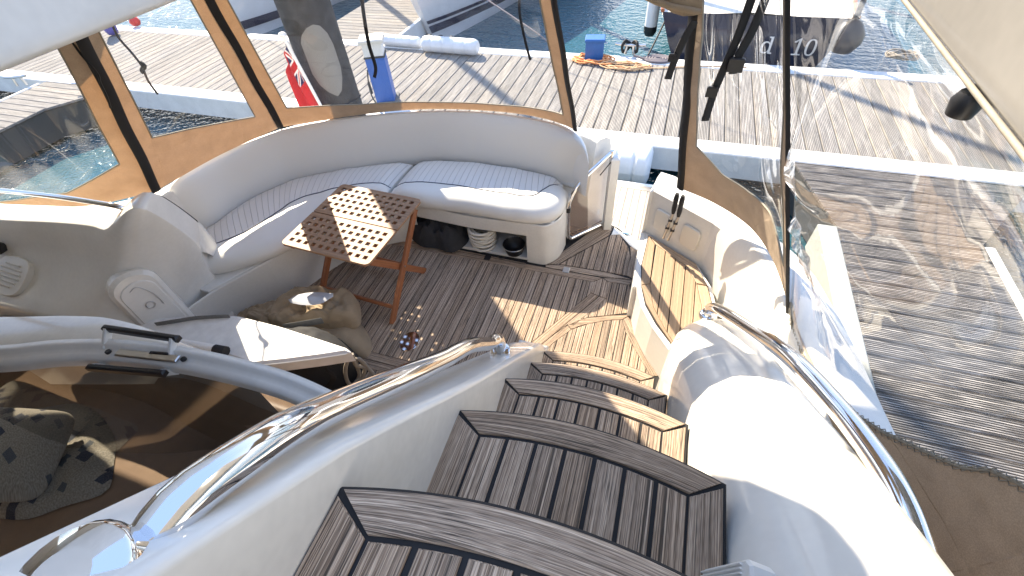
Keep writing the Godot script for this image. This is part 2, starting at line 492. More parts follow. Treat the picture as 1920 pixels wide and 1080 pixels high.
# ---------------------------------------------------------------- the scene
func _ready() -> void:
	rng.seed = 20240611
	var cam := Camera3D.new()
	cam.name = "camera"
	cam.position = Vector3(0, 2.24, 0)
	cam.rotation_degrees = Vector3(-47.533, 21.414, -4.945)
	cam.fov = 65.18
	cam.near = 0.02; cam.far = 400.0
	add_child(cam)
	cam.current = true
	var we := WorldEnvironment.new()
	we.name = "world_environment"
	var env := Environment.new()
	env.background_mode = Environment.BG_SKY
	var sky := Sky.new()
	var sm := ProceduralSkyMaterial.new()
	sm.sky_top_color = Color(0.52, 0.62, 0.78)
	sm.sky_horizon_color = Color(0.90, 0.905, 0.90)
	sm.sky_curve = 0.12
	sm.ground_horizon_color = Color(0.60, 0.66, 0.70)
	sm.ground_bottom_color = Color(0.16, 0.22, 0.25)
	sm.sky_energy_multiplier = 1.0
	sky.sky_material = sm
	env.sky = sky
	env.background_energy_multiplier = 1.0
	env.tonemap_mode = Environment.TONE_MAPPER_LINEAR
	env.tonemap_exposure = 3.05
	env.sdfgi_enabled = true; env.ssao_enabled = true; env.ssil_enabled = true
	we.environment = env
	add_child(we)
	var sun := DirectionalLight3D.new()
	sun.name = "sun"
	sun.light_energy = 1.6
	sun.light_color = Color(1.0, 0.94, 0.84)
	sun.light_angular_distance = 0.5
	sun.shadow_enabled = true
	add_child(sun)
	sun.look_at_from_position(Vector3.ZERO, SUN_TRAVEL, Vector3.UP)
	make_materials()
	build_setting()
	build_yacht()
	build_canopy()
	build_cushions()
	build_table()
	build_cockpit_things()
	build_dock_things()
	build_boats()

func build_setting() -> void:
	structure("water", B.new().loft([[Vector3(-150, -0.95, 30), Vector3(150, -0.95, 30)], [Vector3(-150, -0.95, -200), Vector3(150, -0.95, -200)]]), M.water)
	pontoon("main_pontoon", "long grey planked pontoon with white edges behind the stern", P2([-16, -6.87, 8, -6.87, 8, -4.93, -16, -4.93]), [[-16, 8, -4.93, -4.68], [-16, 8, -7.1, -6.87]], false, M.dock, 0.161, -0.43)
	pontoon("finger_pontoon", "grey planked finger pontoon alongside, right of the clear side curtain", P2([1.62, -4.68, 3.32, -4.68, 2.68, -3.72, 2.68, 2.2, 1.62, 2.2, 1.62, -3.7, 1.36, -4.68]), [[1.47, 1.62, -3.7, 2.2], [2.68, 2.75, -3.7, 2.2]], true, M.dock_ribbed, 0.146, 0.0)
	pontoon("finger_pontoon", "distant finger pontoon at the far left, seen through the left window", P2([-9.6, -4.68, -8.1, -4.68, -8.6, -3.9, -8.6, 0.5, -9.6, 0.5]), [[-9.66, -9.6, -4.6, 0.5]], true, M.dock, 0.146, 0.0)
	pontoon("finger_pontoon", "finger pontoon running away between the two white sailing boats", P2([-6.2, -7.1, -4.62, -7.1, -4.62, -16, -6.2, -16]), [[-4.62, -4.55, -16, -7.1]], true, M.dock, 0.146, 0.0)

func pontoon(called: String, label: String, area: PackedVector2Array, edges: Array, along_x: bool, mats: Array, pitch: float, start: float) -> void:
	var o := thing(called, label, "pontoon")
	o.set_meta("group", "pontoons of the marina")
	for q in Geometry2D.offset_polygon(area, -0.02):
		part(o, "float", B.new().prism(q, -0.88, -0.49, 0.01), M.float_dark)
	boards(o, area, pitch, 0.012, start, -0.478, -0.45, mats, along_x, "plank", 0.004, true)
	for e in edges:
		part(o, "edge_board", B.new().prism(P2([e[0], e[2], e[1], e[2], e[1], e[3], e[0], e[3]]), -0.72, -0.442, 0.012), M.mossy if absf(e[1] - e[0] - 0.15) < 0.01 else M.white_edge)

# stair line: height of the nosings at z
func stair_y(z: float) -> float:
	return 1.328 + 1.157 * (z + 0.4) if z < -0.15 else 1.617 + 0.95 * (z + 0.15)

func build_yacht() -> void:
	var y := thing("motor_yacht", "cream motor yacht cockpit with teak sole, stairs and steel handrails", "yacht")
	build_sole(y)
	build_stairs(y)
	build_bench_and_hull(y)
	build_locker(y)
	build_gate(y)
	build_console(y)
	build_saloon(y)
	build_flybridge(y)

func build_sole(y: Node3D) -> void:
	var bed := part(y, "cockpit_sole", B.new().prism(P2([-2.75, -2.42, -0.62, -2.42, -0.30, -2.76, -0.16, -2.70, 0.05, -2.50, 0.05, -1.8, 0.28, -1.45, 0.28, -0.3, -2.75, -0.3]), -0.06, -0.004, 0.001), M.caulk)
	var z0 := -2.102
	# main field of planks
	var field := P2([-2.6, z0, -0.235, z0, -0.232, -1.998, -0.487, -1.536, -0.60, -1.33, -0.60, -1.19, -2.6, -1.19])
	boards(bed, field, 0.0485, 0.005, -0.3525 * 2.24, -0.02, 0.0, M.teak)
	board(bed, P2([-2.6, z0 - 0.055, -0.18, z0 - 0.053, -0.238, z0, -2.6, z0]), -0.02, 0.0, teak(), Vector2(1, 0))
	board(bed, P2([-2.6, z0 - 0.11, -0.58, z0 - 0.055, -2.6, z0 - 0.055]), -0.02, 0.0, teak(), Vector2(1, 0))
	# threshold board of the gate area and its margins
	board(bed, P2([-0.59, -2.18, -0.50, -2.206, -0.15, -2.214, 0.02, -2.19, -0.145, -2.164, -0.58, -2.157]), -0.02, 0.0, teak(), Vector2(1, 0))
	board(bed, P2([-0.592, -2.186, -0.50, -2.208, -0.21, -2.60, -0.20, -2.70, -0.29, -2.72]), -0.02, 0.0, teak(), Vector2(0.55, -0.83))
	boards(bed, P2([-0.49, -2.212, -0.15, -2.218, -0.02, -2.215, -0.03, -2.40, -0.06, -2.50, -0.14, -2.62, -0.20, -2.60]), 0.0485, 0.005, -0.79, -0.02, 0.0, M.teak)
	board(bed, P2([-0.028, -2.218, 0.03, -2.19, 0.03, -2.46, -0.05, -2.52, -0.028, -2.40]), -0.02, 0.0, teak())
	board(bed, P2([0.03, -2.46, -0.05, -2.52, -0.14, -2.622, -0.20, -2.602, -0.19, -2.70, 0.03, -2.53]), -0.02, 0.0, M.gel_matt, Vector2(1, 0), "threshold")
	# boards along the right and the diagonal king planks
	board(bed, P2([-0.238, z0, -0.18, -2.155, -0.175, -1.986, -0.232, -2.0]), -0.02, 0.0, teak())
	board(bed, P2([-0.18, -2.155, -0.142, -2.127, -0.124, -1.975, -0.175, -1.986]), -0.02, 0.0, teak())
	board(bed, P2([-0.18, -2.157, -0.148, -2.165, 0.02, -2.188, 0.0, -2.13, -0.142, -2.127]), -0.02, 0.0, teak(), Vector2(1, 0))
	board(bed, P2([-0.232, -2.0, -0.175, -1.986, -0.45, -1.49, -0.52, -1.33, -0.60, -1.33, -0.487, -1.536]), -0.02, 0.0, teak(), Vector2(-0.47, 0.88))
	board(bed, P2([-0.175, -1.986, -0.124, -1.975, -0.28, -1.70, -0.321, -1.703, -0.40, -1.58]), -0.02, 0.0, teak(), Vector2(-0.47, 0.88))
	board(bed, P2([-0.321, -1.703, -0.288, -1.673, -0.373, -1.54, -0.393, -1.487, -0.42, -1.30, -0.52, -1.33, -0.45, -1.49, -0.40, -1.58]), -0.02, 0.0, teak(), Vector2(-0.47, 0.88))
	# arc board
	board(bed, P2([-0.321, -1.703, -0.265, -1.757, -0.205, -1.794, -0.084, -1.844, 0.041, -1.883, -0.002, -1.829, -0.05, -1.815, -0.097, -1.797, -0.195, -1.743, -0.245, -1.712, -0.288, -1.673]), -0.02, 0.0, teak(), Vector2(0.95, -0.3))
	board(bed, P2([-0.002, -1.829, 0.041, -1.883, 0.07, -1.81, 0.098, -1.754, 0.167, -1.652, 0.23, -1.561, 0.28, -1.49, 0.21, -1.47, 0.167, -1.532, 0.098, -1.633, 0.035, -1.737]), -0.02, 0.0, teak(), Vector2(0.5, 0.85))
	boards(bed, P2([-0.142, -2.127, 0.0, -2.13, 0.03, -2.0, 0.035, -1.90, -0.084, -1.846, -0.205, -1.796, -0.26, -1.76, -0.124, -1.975]), 0.0485, 0.005, -0.79, -0.02, 0.0, M.teak)
	boards(bed, P2([-0.002, -1.829, 0.035, -1.737, 0.098, -1.633, 0.167, -1.532, 0.21, -1.47, 0.24, -1.25, -0.40, -1.25, -0.393, -1.487, -0.373, -1.54, -0.288, -1.673, -0.195, -1.743, -0.097, -1.797]), 0.0485, 0.005, -0.79, -0.02, 0.0, M.teak)
	# forward margin boards
	board(bed, P2([-2.6, -1.19, -0.6, -1.19, -0.6, -1.135, -2.6, -1.135]), -0.02, 0.0, teak(), Vector2(1, 0))
	board(bed, P2([-2.6, -1.135, -0.6, -1.135, -0.6, -1.08, -2.6, -1.08]), -0.02, 0.0, teak(), Vector2(1, 0))
	boards(bed, P2([-2.6, -1.08, -0.48, -1.08, -0.48, -0.45, -2.6, -0.45]), 0.0485, 0.005, -0.79, -0.02, 0.0, M.teak)
	# lifting plates and a latch let into the sole
	for p in [[-1.01, -2.145, M.caulk], [-0.435, -2.165, M.steel_dull]]:
		part(y, "latch_plate", B.new().box(Vector3(p[0], 0.002, p[1]), Vector3(0.045, 0.006, 0.05), 0.002), p[2])
	part(y, "latch_plate", B.new().box(Vector3(-0.10, 0.003, -2.66), Vector3(0.05, 0.012, 0.045), 0.003), M.pale_blue, "pale blue catch at the gate threshold")
	# oval steel deck plate between the table and the stairs
	var ov := PackedVector2Array()
	for k in 20:
		var a := TAU * k / 20.0
		ov.append(Vector2(-1.225 + 0.062 * cos(a), -1.32 + 0.075 * sin(a)))
	part(y, "deck_plate", B.new().prism(ov, 0.0, 0.006, 0.002), M.steel, "small rounded steel plate in the sole near the table")

func build_stairs(y: Node3D) -> void:
	var steps := [[-0.304, 0.246, 1.653, -0.115], [-0.306, 0.244, 1.328, -0.400], [-0.320, 0.230, 1.003, -0.683], [-0.333, 0.217, 0.632, -0.990], [-0.353, 0.197, 0.330, -1.257]]
	for s in steps:
		var x0: float = s[0]; var x1: float = s[1]; var top: float = s[2]; var z: float = s[3]
		var cx := (x0 + x1) / 2.0; var hw := (x1 - x0) / 2.0
		var front := func(x: float, back: float) -> Vector2: return Vector2(x, z - 0.040 * (1.0 - pow((x - cx) / hw, 2.0)) + back)
		var depth := 0.40
		var base := []
		for k in 25: base.append(front.call(x0 - 0.006 + (x1 - x0 + 0.012) * k / 24.0, -0.002))
		base.append(Vector2(x1 + 0.006, z + depth)); base.append(Vector2(x0 - 0.006, z + depth))
		var tr := part(y, "tread", B.new().prism(PackedVector2Array(base), top - 0.05, top - 0.004, 0.003), M.caulk)
		# rounded nosing board
		var nw := 0.056
		var ixl := x0 + 0.062; var ixr := x1 - 0.062
		var rows := []
		for k in 25:
			var u := k / 24.0
			var fx := lerpf(x0 + 0.001, x1 - 0.001, u)
			var bx := lerpf(ixl, ixr, u)
			var f: Vector2 = front.call(fx, 0.0); var bk: Vector2 = front.call(bx, nw)
			var sec := PackedVector3Array()
			for q in [[0.0, -0.030], [0.0, -0.012], [0.02, -0.005], [0.08, -0.001], [0.2, 0.001], [0.5, 0.0015], [0.93, 0.001], [1.0, -0.001], [1.0, -0.02]]:
				var p := f.lerp(bk, q[0])
				sec.append(Vector3(p.x, top + q[1], p.y))
			rows.append(sec)
		var nb := B.new().loft(rows, false, true)
		for j in nb.t.size(): nb.t[j] = Vector2(nb.t[j].x * 1.0 + s[2], nb.t[j].y + s[2] * 3.0)
		part(tr, "nosing", nb, teak())
		# mitred side boards and the planks between
		for sd in [-1, 1]:
			var ox: float = x0 if sd < 0 else x1
			var inx: float = ixl if sd < 0 else ixr
			var f0: Vector2 = front.call(ox, 0.009); var f1: Vector2 = front.call(inx, nw + 0.004)
			board(tr, PackedVector2Array([f0, f1, Vector2(inx, z + depth), Vector2(ox, z + depth)]), top - 0.02, top, [M.teak[3], M.teak[1], M.teak[0]][rng.randi() % 3], Vector2(0, 1), "side_board", 0.0015)
		var inner := PackedVector2Array()
		for k in 17: inner.append(front.call(ixl + 0.004 + (ixr - ixl - 0.008) * k / 16.0, nw + 0.007))
		inner.append(Vector2(ixr - 0.004, z + depth)); inner.append(Vector2(ixl + 0.004, z + depth))
		boards(tr, inner, (ixr - ixl) / 7.0, 0.0085, ixl, top - 0.02, top, M.teak)
		part(y, "riser", B.new().box(Vector3(cx, top / 2.0 - 0.05, z + 0.25), Vector3(x1 - x0 + 0.02, top - 0.02, 0.30), 0.002), M.gel_matt)
	# left side moulding: inner wall, ridge, sloping top, outer wall
	var rows_l := []
	for k in 36:
		var z := lerpf(-1.345, 0.55, k / 35.0)
		var w := stair_y(z)
		var dip := smoothstep(-1.345, -1.22, z)
		var prof := [[-0.300, -0.50], [-0.305, -0.02], [-0.311, 0.054], [-0.3125, 0.061], [-0.317, 0.067], [-0.324, 0.069], [-0.333, 0.0675], [-0.40, 0.046], [-0.455, 0.026], [-0.461, 0.021], [-0.464, 0.010], [-0.467, -0.5]]
		var sec := PackedVector3Array()
		for q in prof: sec.append(Vector3(q[0] + clampf(-z - 0.5, 0, 1) * -0.055, maxf(-0.01, lerpf(0.0, w, dip) + q[1] * dip + 0.25 * (1.0 - dip)), z))
		rows_l.append(sec)
	part(y, "stair_side", B.new().loft(rows_l, false, true), M.gel, "white moulded side of the stairs carrying the left handrail")
	# right coaming: big rounded shoulder beside the treads
	var crown := [[-1.555, 0.02], [-1.55, 0.22], [-1.53, 0.42], [-1.49, 0.56], [-1.42, 0.64], [-1.30, 0.74], [-1.18, 0.83], [-1.0, 0.96], [-0.84, 1.08], [-0.64, 1.23], [-0.42, 1.39], [-0.2, 1.54], [0.1, 1.72], [0.5, 1.85]]
	var rows_r := []
	for j in crown.size() - 1:
		for s2 in 4:
			var z: float = lerpf(crown[j][0], crown[j + 1][0], s2 / 4.0)
			var c: float = cubic_interpolate(crown[j][1], crown[j + 1][1], crown[maxi(j - 1, 0)][1], crown[mini(j + 2, crown.size() - 1)][1], s2 / 4.0)
			var sx := clampf((z + 1.555) / 0.35, 0, 1)
			var wd := lerpf(0.45, 1.0, sqrt(sx))
			var cx2 := 0.40 + 0.04 * clampf(z + 1.0, -0.5, 1.0)
			var inner_x := 0.247 - 0.035 * clampf(-z - 0.4, 0, 1.0)
			var sec := PackedVector3Array()
			for q in [[0.0, -0.80], [0.0, -0.25], [0.03, -0.16], [0.14, -0.085], [0.30, -0.035], [0.48, -0.006], [0.64, 0.0], [0.78, -0.02], [0.88, -0.07], [0.95, -0.16], [1.0, -0.35], [1.02, -0.9]]:
				var fx := lerpf(inner_x, 0.60, q[0])
				fx = cx2 + (fx - cx2) * wd
				sec.append(Vector3(fx, maxf(-0.02, c + q[1]), z))
			rows_r.append(sec)
	part(y, "stair_coaming", B.new().loft(rows_r, false, true), M.gel, "rounded white coaming on the right of the stairs")
	# handrails
	var rl := spl([Vector3(-0.420, 0.80, -0.890), Vector3(-0.420, 0.875, -0.892), Vector3(-0.418, 0.93, -0.862), Vector3(-0.42, 0.985, -0.805), Vector3(-0.412, 1.16, -0.671), Vector3(-0.398, 1.32, -0.517), Vector3(-0.385, 1.483, -0.3685), Vector3(-0.378, 1.638, -0.223), Vector3(-0.362, 1.735, -0.139), Vector3(-0.355, 1.786, -0.081), Vector3(-0.356, 1.813, -0.035), Vector3(-0.362, 1.81, 0.0), Vector3(-0.368, 1.79, 0.03), Vector3(-0.37, 1.74, 0.045)], 90)
	var hl := part(y, "handrail", B.new().tube(rl, 0.0235, 24), M.steel, "polished steel handrail left of the stairs")
	part(hl, "flange", B.new().lathe([[0.040, -0.004], [0.040, 0.003], [0.036, 0.006], [0.025, 0.009]], Vector3(-0.420, 0.822, -0.890)), M.steel)
	part(hl, "flange", B.new().lathe([[0.048, -0.02], [0.048, 0.0], [0.043, 0.008], [0.024, 0.014]], Vector3(-0.37, 1.845, 0.05)), M.steel)
	var rr := spl([Vector3(0.358, 0.631, -1.453), Vector3(0.362, 0.66, -1.455), Vector3(0.378, 0.762, -1.357), Vector3(0.42, 0.931, -1.152), Vector3(0.46, 1.144, -0.886), Vector3(0.5, 1.244, -0.699), Vector3(0.53, 1.308, -0.546), Vector3(0.54, 1.34, -0.449), Vector3(0.54, 1.355, -0.366), Vector3(0.54, 1.359, -0.303)], 90)
	var hr := part(y, "handrail", B.new().tube(rr, 0.0245, 24), M.steel, "polished steel handrail right of the stairs")
	part(hr, "flange", B.new().lathe([[0.032, -0.012], [0.032, 0.003], [0.028, 0.008], [0.018, 0.012]], Vector3(0.357, 0.607, -1.461) ), M.steel)
	part(hr, "flange", B.new().lathe([[0.030, -0.006], [0.030, 0.004], [0.02, 0.010]], Vector3(0.5, 1.37, -0.333) ), M.steel)
	# louvred vent on the inner wall of the coaming
	var vq := B.new(); vq.xf = Transform3D(Basis(Vector3.BACK, -0.25) * Basis(Vector3(0, 0, 1), Vector3(-1, 0, 0), Vector3(0, -1, 0)), Vector3(0.238, 1.40, -0.215))
	vq.prism(P2([-0.026, 0.10, -0.026, -0.05, -0.016, -0.062, 0.016, -0.062, 0.026, -0.05, 0.026, 0.10]), -0.03, 0.008, 0.004)
	var vent := part(y, "vent", vq, M.plastic, "white louvred vent low on the right stair wall")
	for k in 7:
		var sl := B.new(); sl.xf = vq.xf
		sl.box(Vector3(-0.0195 + 0.0065 * k, 0.009, 0.02), Vector3(0.0032, 0.006, 0.12), 0.0012)
		part(vent, "slat", sl, M.plastic)

func build_bench_and_hull(y: Node3D) -> void:
	# front of the bench: curved left part, lintel over the open locker, right end
	var ring := func(pts: Array, y0: float, y1: float, n: int) -> B:
		var c := spl(pts, n)
		var rows := []
		for p in c: rows.append(PackedVector3Array([Vector3(p.x, y0, p.z), Vector3(p.x, y1 - 0.01, p.z), Vector3(p.x, y1, p.z) + Vector3(-0.006, 0, -0.008)]))
		return B.new().loft(rows)
	part(y, "bench_front", ring.call([Vector3(-1.56, 0, -2.20), Vector3(-1.72, 0, -2.14), Vector3(-1.91, 0, -2.0), Vector3(-2.05, 0, -1.79), Vector3(-2.14, 0, -1.55), Vector3(-2.26, 0, -1.32), Vector3(-2.36, 0, -1.12), Vector3(-2.42, 0, -0.9)], -0.03, 0.345, 40), M.gel_matt)
	part(y, "bench_front", ring.call([Vector3(-0.50, 0, -2.42), Vector3(-0.515, 0, -2.28), Vector3(-0.58, 0, -2.19), Vector3(-0.66, 0, -2.178), Vector3(-0.72, 0, -2.18)], -0.03, 0.345, 20), M.gel_matt)
	part(y, "bench_lintel", B.new().loft([PackedVector3Array([Vector3(-1.60, 0.235, -2.5), Vector3(-1.60, 0.235, -2.20), Vector3(-1.58, 0.245, -2.192), Vector3(-1.56, 0.345, -2.194)]), PackedVector3Array([Vector3(-1.1, 0.235, -2.5), Vector3(-1.1, 0.235, -2.17), Vector3(-1.1, 0.245, -2.162), Vector3(-1.1, 0.345, -2.164)]), PackedVector3Array([Vector3(-0.71, 0.235, -2.5), Vector3(-0.71, 0.235, -2.185), Vector3(-0.71, 0.245, -2.178), Vector3(-0.71, 0.345, -2.18)])]), M.gel_matt)
	part(y, "bench_locker", B.new().box(Vector3(-1.15, 0.012, -2.42), Vector3(0.95, 0.02, 0.46), 0.002).box(Vector3(-1.15, 0.15, -2.66), Vector3(0.95, 0.26, 0.02), 0.002).box(Vector3(-1.64, 0.15, -2.42), Vector3(0.02, 0.26, 0.46), 0.002).box(Vector3(-0.712, 0.17, -2.42), Vector3(0.016, 0.33, 0.46), 0.002), M.gel_matt, "white open locker under the bench")
	# bench deck under the cushions
	part(y, "bench_deck", B.new().prism(P2([-0.505, -2.45, -0.55, -2.23, -0.66, -2.19, -1.1, -2.18, -1.56, -2.21, -1.75, -2.13, -1.93, -2.0, -2.07, -1.79, -2.16, -1.55, -2.28, -1.32, -2.38, -1.12, -2.75, -1.12, -2.72, -1.7, -2.5, -2.2, -2.1, -2.5, -1.4, -2.72, -0.8, -2.73, -0.5, -2.62]), 0.325, 0.35, 0.004), M.gel_matt)
	# small latch tab on the bench front
	part(y, "pull_tab", B.new().beam(Vector3(-2.262, 0.27, -1.575) + Vector3(0.01, 0, 0.01), Vector3(-2.224, 0.27, -1.617) + Vector3(0.012, 0, 0.01), 0.012, 0.006), M.red, "red pull tab on the bench front")
	# outer coaming and hull behind the backrest
	var o := spl([Vector3(-0.34, 0, -2.70), Vector3(-0.40, 0, -2.74), Vector3(-0.50, 0, -2.775), Vector3(-0.66, 0, -2.80), Vector3(-0.98, 0, -2.84), Vector3(-1.36, 0, -2.82), Vector3(-1.75, 0, -2.74), Vector3(-2.15, 0, -2.58), Vector3(-2.45, 0, -2.38), Vector3(-2.66, 0, -2.10), Vector3(-2.80, 0, -1.84), Vector3(-2.86, 0, -1.58), Vector3(-2.92, 0, -1.40), Vector3(-3.2, 0, -1.22), Vector3(-3.7, 0, -1.1), Vector3(-4.3, 0, -0.9)], 70)
	var rows := []
	for k in o.size():
		var d := (o[mini(k + 1, 70)] - o[maxi(k - 1, 0)]).normalized()
		var out := Vector3(-d.z, 0, d.x)
		if out.dot(o[k] - Vector3(-1.5, 0, -1.0)) < 0: out = -out
		var p := o[k]
		rows.append(PackedVector3Array([p - out * 0.10 + Vector3(0, 0.30, 0), p - out * 0.06 + Vector3(0, 0.695, 0), p - out * 0.03 + Vector3(0, 0.71, 0), p + out * 0.03 + Vector3(0, 0.705, 0), p + out * 0.07 + Vector3(0, 0.68, 0), p + out * 0.09 + Vector3(0, 0.62, 0), p + out * 0.10 + Vector3(0, -0.1, 0), p + out * 0.02 + Vector3(0, -0.98, 0)]))
	part(y, "aft_coaming", B.new().loft(rows, false, true), M.gel_matt)
	part(y, "side_deck", B.new().prism(P2([-2.72, -1.50, -3.0, -1.30, -3.4, -1.17, -4.3, -1.0, -4.3, -0.93, -3.3, -1.06, -2.75, -1.16]), 0.55, 0.76, 0.01), M.gel_matt)
	# right side deck and hull topside
	var dk := spl([Vector3(0.04, 0, -2.52), Vector3(0.17, 0, -2.46), Vector3(0.35, 0, -2.26), Vector3(0.51, 0, -1.99), Vector3(0.60, 0, -1.70), Vector3(0.645, 0, -1.40), Vector3(0.72, 0, -0.97), Vector3(0.81, 0, -0.6), Vector3(0.91, 0, 0.0), Vector3(1.0, 0, 1.2)], 50)
	rows = []
	for k in dk.size():
		var d := (dk[mini(k + 1, 50)] - dk[maxi(k - 1, 0)]).normalized()
		var out := Vector3(-d.z, 0, d.x)
		var f := k / 50.0
		var hgt := lerpf(0.60, 0.80, smoothstep(0.05, 0.30, f))
		var p := dk[k]
		var inw := lerpf(0.10, 0.22, smoothstep(0.1, 0.4, f))
		rows.append(PackedVector3Array([p - out * (inw + 0.10) + Vector3(0, 0.10, 0), p - out * (inw + 0.07) + Vector3(0, hgt * 0.55, 0), p - out * (inw + 0.02) + Vector3(0, hgt * 0.86, 0), p - out * (inw - 0.04) + Vector3(0, hgt * 0.97, 0), p - out * 0.05 + Vector3(0, hgt, 0), p + out * 0.01 + Vector3(0, hgt - 0.01, 0), p + out * 0.03 + Vector3(0, hgt - 0.05, 0), p + out * 0.04 + Vector3(0, hgt - 0.2, 0), p + out * 0.04 + Vector3(0, 0.0, 0), p - out * 0.04 + Vector3(0, -0.98, 0)]))
	part(y, "side_coaming", B.new().loft(rows, false, true), M.gel_matt, "white curved coaming along the right side of the cockpit")
	# swim platform with planks
	var pf := part(y, "swim_platform", B.new().prism(P2([-2.9, -2.3, 0.45, -2.3, 0.45, -3.35, 0.25, -3.62, -2.7, -3.62, -2.9, -3.3]), -0.32, -0.205, 0.012), M.gel_matt)
	boards(pf, P2([-0.34, -2.82, 0.14, -2.58, 0.14, -3.48, -0.40, -3.50, -0.44, -3.40, -0.40, -2.95]), 0.058, 0.006, -0.06, -0.21, -0.195, M.teak_pale)
	board(pf, P2([-0.41, -3.50, 0.30, -3.48, 0.30, -3.55, -0.44, -3.57]), -0.21, -0.195, M.teak_pale[0], Vector2(1, 0))
	board(pf, P2([-0.41, -3.50, -0.45, -3.40, -0.60, -3.2, -0.66, -3.25, -0.50, -3.57, -0.44, -3.57]), -0.21, -0.195, M.teak_pale[2], Vector2(0.5, -0.8))
	boards(pf, P2([-1.9, -2.9, -0.62, -2.9, -0.62, -3.2, -0.68, -3.5, -1.9, -3.5]), 0.058, 0.006, -0.06, -0.21, -0.195, M.teak_pale)
	part(y, "transom_riser", B.new().prism(P2([-0.32, -2.74, -0.18, -2.74, 0.06, -2.55, 0.06, -2.50, -0.16, -2.69, -0.30, -2.70]), -0.22, -0.008, 0.004), M.gel_matt)

func build_locker(y: Node3D) -> void:
	# side bench on the right with warm teak top, and the locker face behind it
	var top := 0.28
	var out := P2([0.035, -2.37, 0.37, -2.14, 0.45, -1.98, 0.49, -1.80, 0.47, -1.60, 0.40, -1.50, 0.26, -1.47, 0.16, -1.60, 0.085, -1.73, 0.045, -1.86, 0.02, -2.05])
	var seat := part(y, "side_bench", B.new().prism(out, -0.02, top - 0.008, 0.006), M.gel_matt, "low white side bench with warm teak top")
	part(seat, "teak_bed", B.new().prism(P2([0.055, -2.335, 0.36, -2.13, 0.43, -1.97, 0.465, -1.80, 0.45, -1.61, 0.39, -1.52, 0.27, -1.50, 0.175, -1.62, 0.105, -1.74, 0.068, -1.87, 0.045, -2.05]), top - 0.01, top - 0.003, 0.001), M.caulk)
	boards(seat, P2([0.105, -2.25, 0.30, -2.10, 0.365, -1.97, 0.40, -1.80, 0.40, -1.53, 0.27, -1.52, 0.22, -1.60, 0.15, -1.73, 0.112, -1.90]), 0.062, 0.005, 0.05, top - 0.006, top + 0.006, M.teak_warm)
	board(seat, P2([0.058, -2.325, 0.105, -2.25, 0.112, -1.90, 0.066, -1.88, 0.048, -2.05]), top - 0.006, top + 0.006, warm())
	board(seat, P2([0.066, -1.88, 0.112, -1.90, 0.15, -1.73, 0.22, -1.60, 0.27, -1.52, 0.265, -1.505, 0.18, -1.625, 0.108, -1.745]), top - 0.006, top + 0.006, warm(), Vector2(0.5, 0.85))
	board(seat, P2([0.058, -2.33, 0.355, -2.135, 0.425, -1.97, 0.365, -1.97, 0.30, -2.10, 0.105, -2.25]), top - 0.006, top + 0.006, warm(), Vector2(0.8, 0.55))
	board(seat, P2([0.425, -1.965, 0.462, -1.80, 0.445, -1.61, 0.39, -1.53, 0.40, -1.80, 0.367, -1.965]), top - 0.006, top + 0.006, warm(), Vector2(0.15, 0.98))
	# locker face and its left cheek
	var a := Vector3(0.03, 0, -2.372); var b := Vector3(0.372, 0, -2.142)
	var n := Vector3(-(b - a).z, 0, (b - a).x).normalized()
	if n.z < 0: n = -n
	var lk := part(y, "corner_locker", B.new().prism(P2([0.012, -2.36, 0.03, -2.374, 0.372, -2.146, 0.52, -2.0, 0.46, -2.22, 0.20, -2.46, 0.045, -2.535]), -0.2, 0.60, 0.012), M.gel_matt, "white corner locker beside the open gate")
	part(y, "locker_cheek", B.new().prism(P2([0.008, -2.37, 0.035, -2.375, 0.055, -2.05, 0.05, -1.87, 0.02, -1.87, 0.012, -2.05]), -0.02, 0.27, 0.006), M.gel_matt)
	# two moulded pocket lids
	for e in [[0.16, 0.36], [0.64, 0.87]]:
		var xf := Transform3D(Basis((b - a).normalized(), Vector3.UP, n), Vector3.ZERO)
		var q := B.new()
		var c := a.lerp(b, (e[0] + e[1]) / 2.0) + n * 0.006
		q.xf = Transform3D(xf.basis * Basis(Vector3.RIGHT, PI / 2.0), c + Vector3(0, 0.425, 0))
		var hw: float = (b - a).length() * (e[1] - e[0]) / 2.0 + 0.012
		var rp := PackedVector2Array()
		for k in 24:
			var t := TAU * k / 24.0
			rp.append(Vector2(signf(cos(t)) * pow(absf(cos(t)), 0.4) * hw, signf(sin(t)) * pow(absf(sin(t)), 0.4) * 0.075))
		q.prism(rp, -0.006, 0.008, 0.004)
		part(lk, "pocket_lid", q, M.plate)

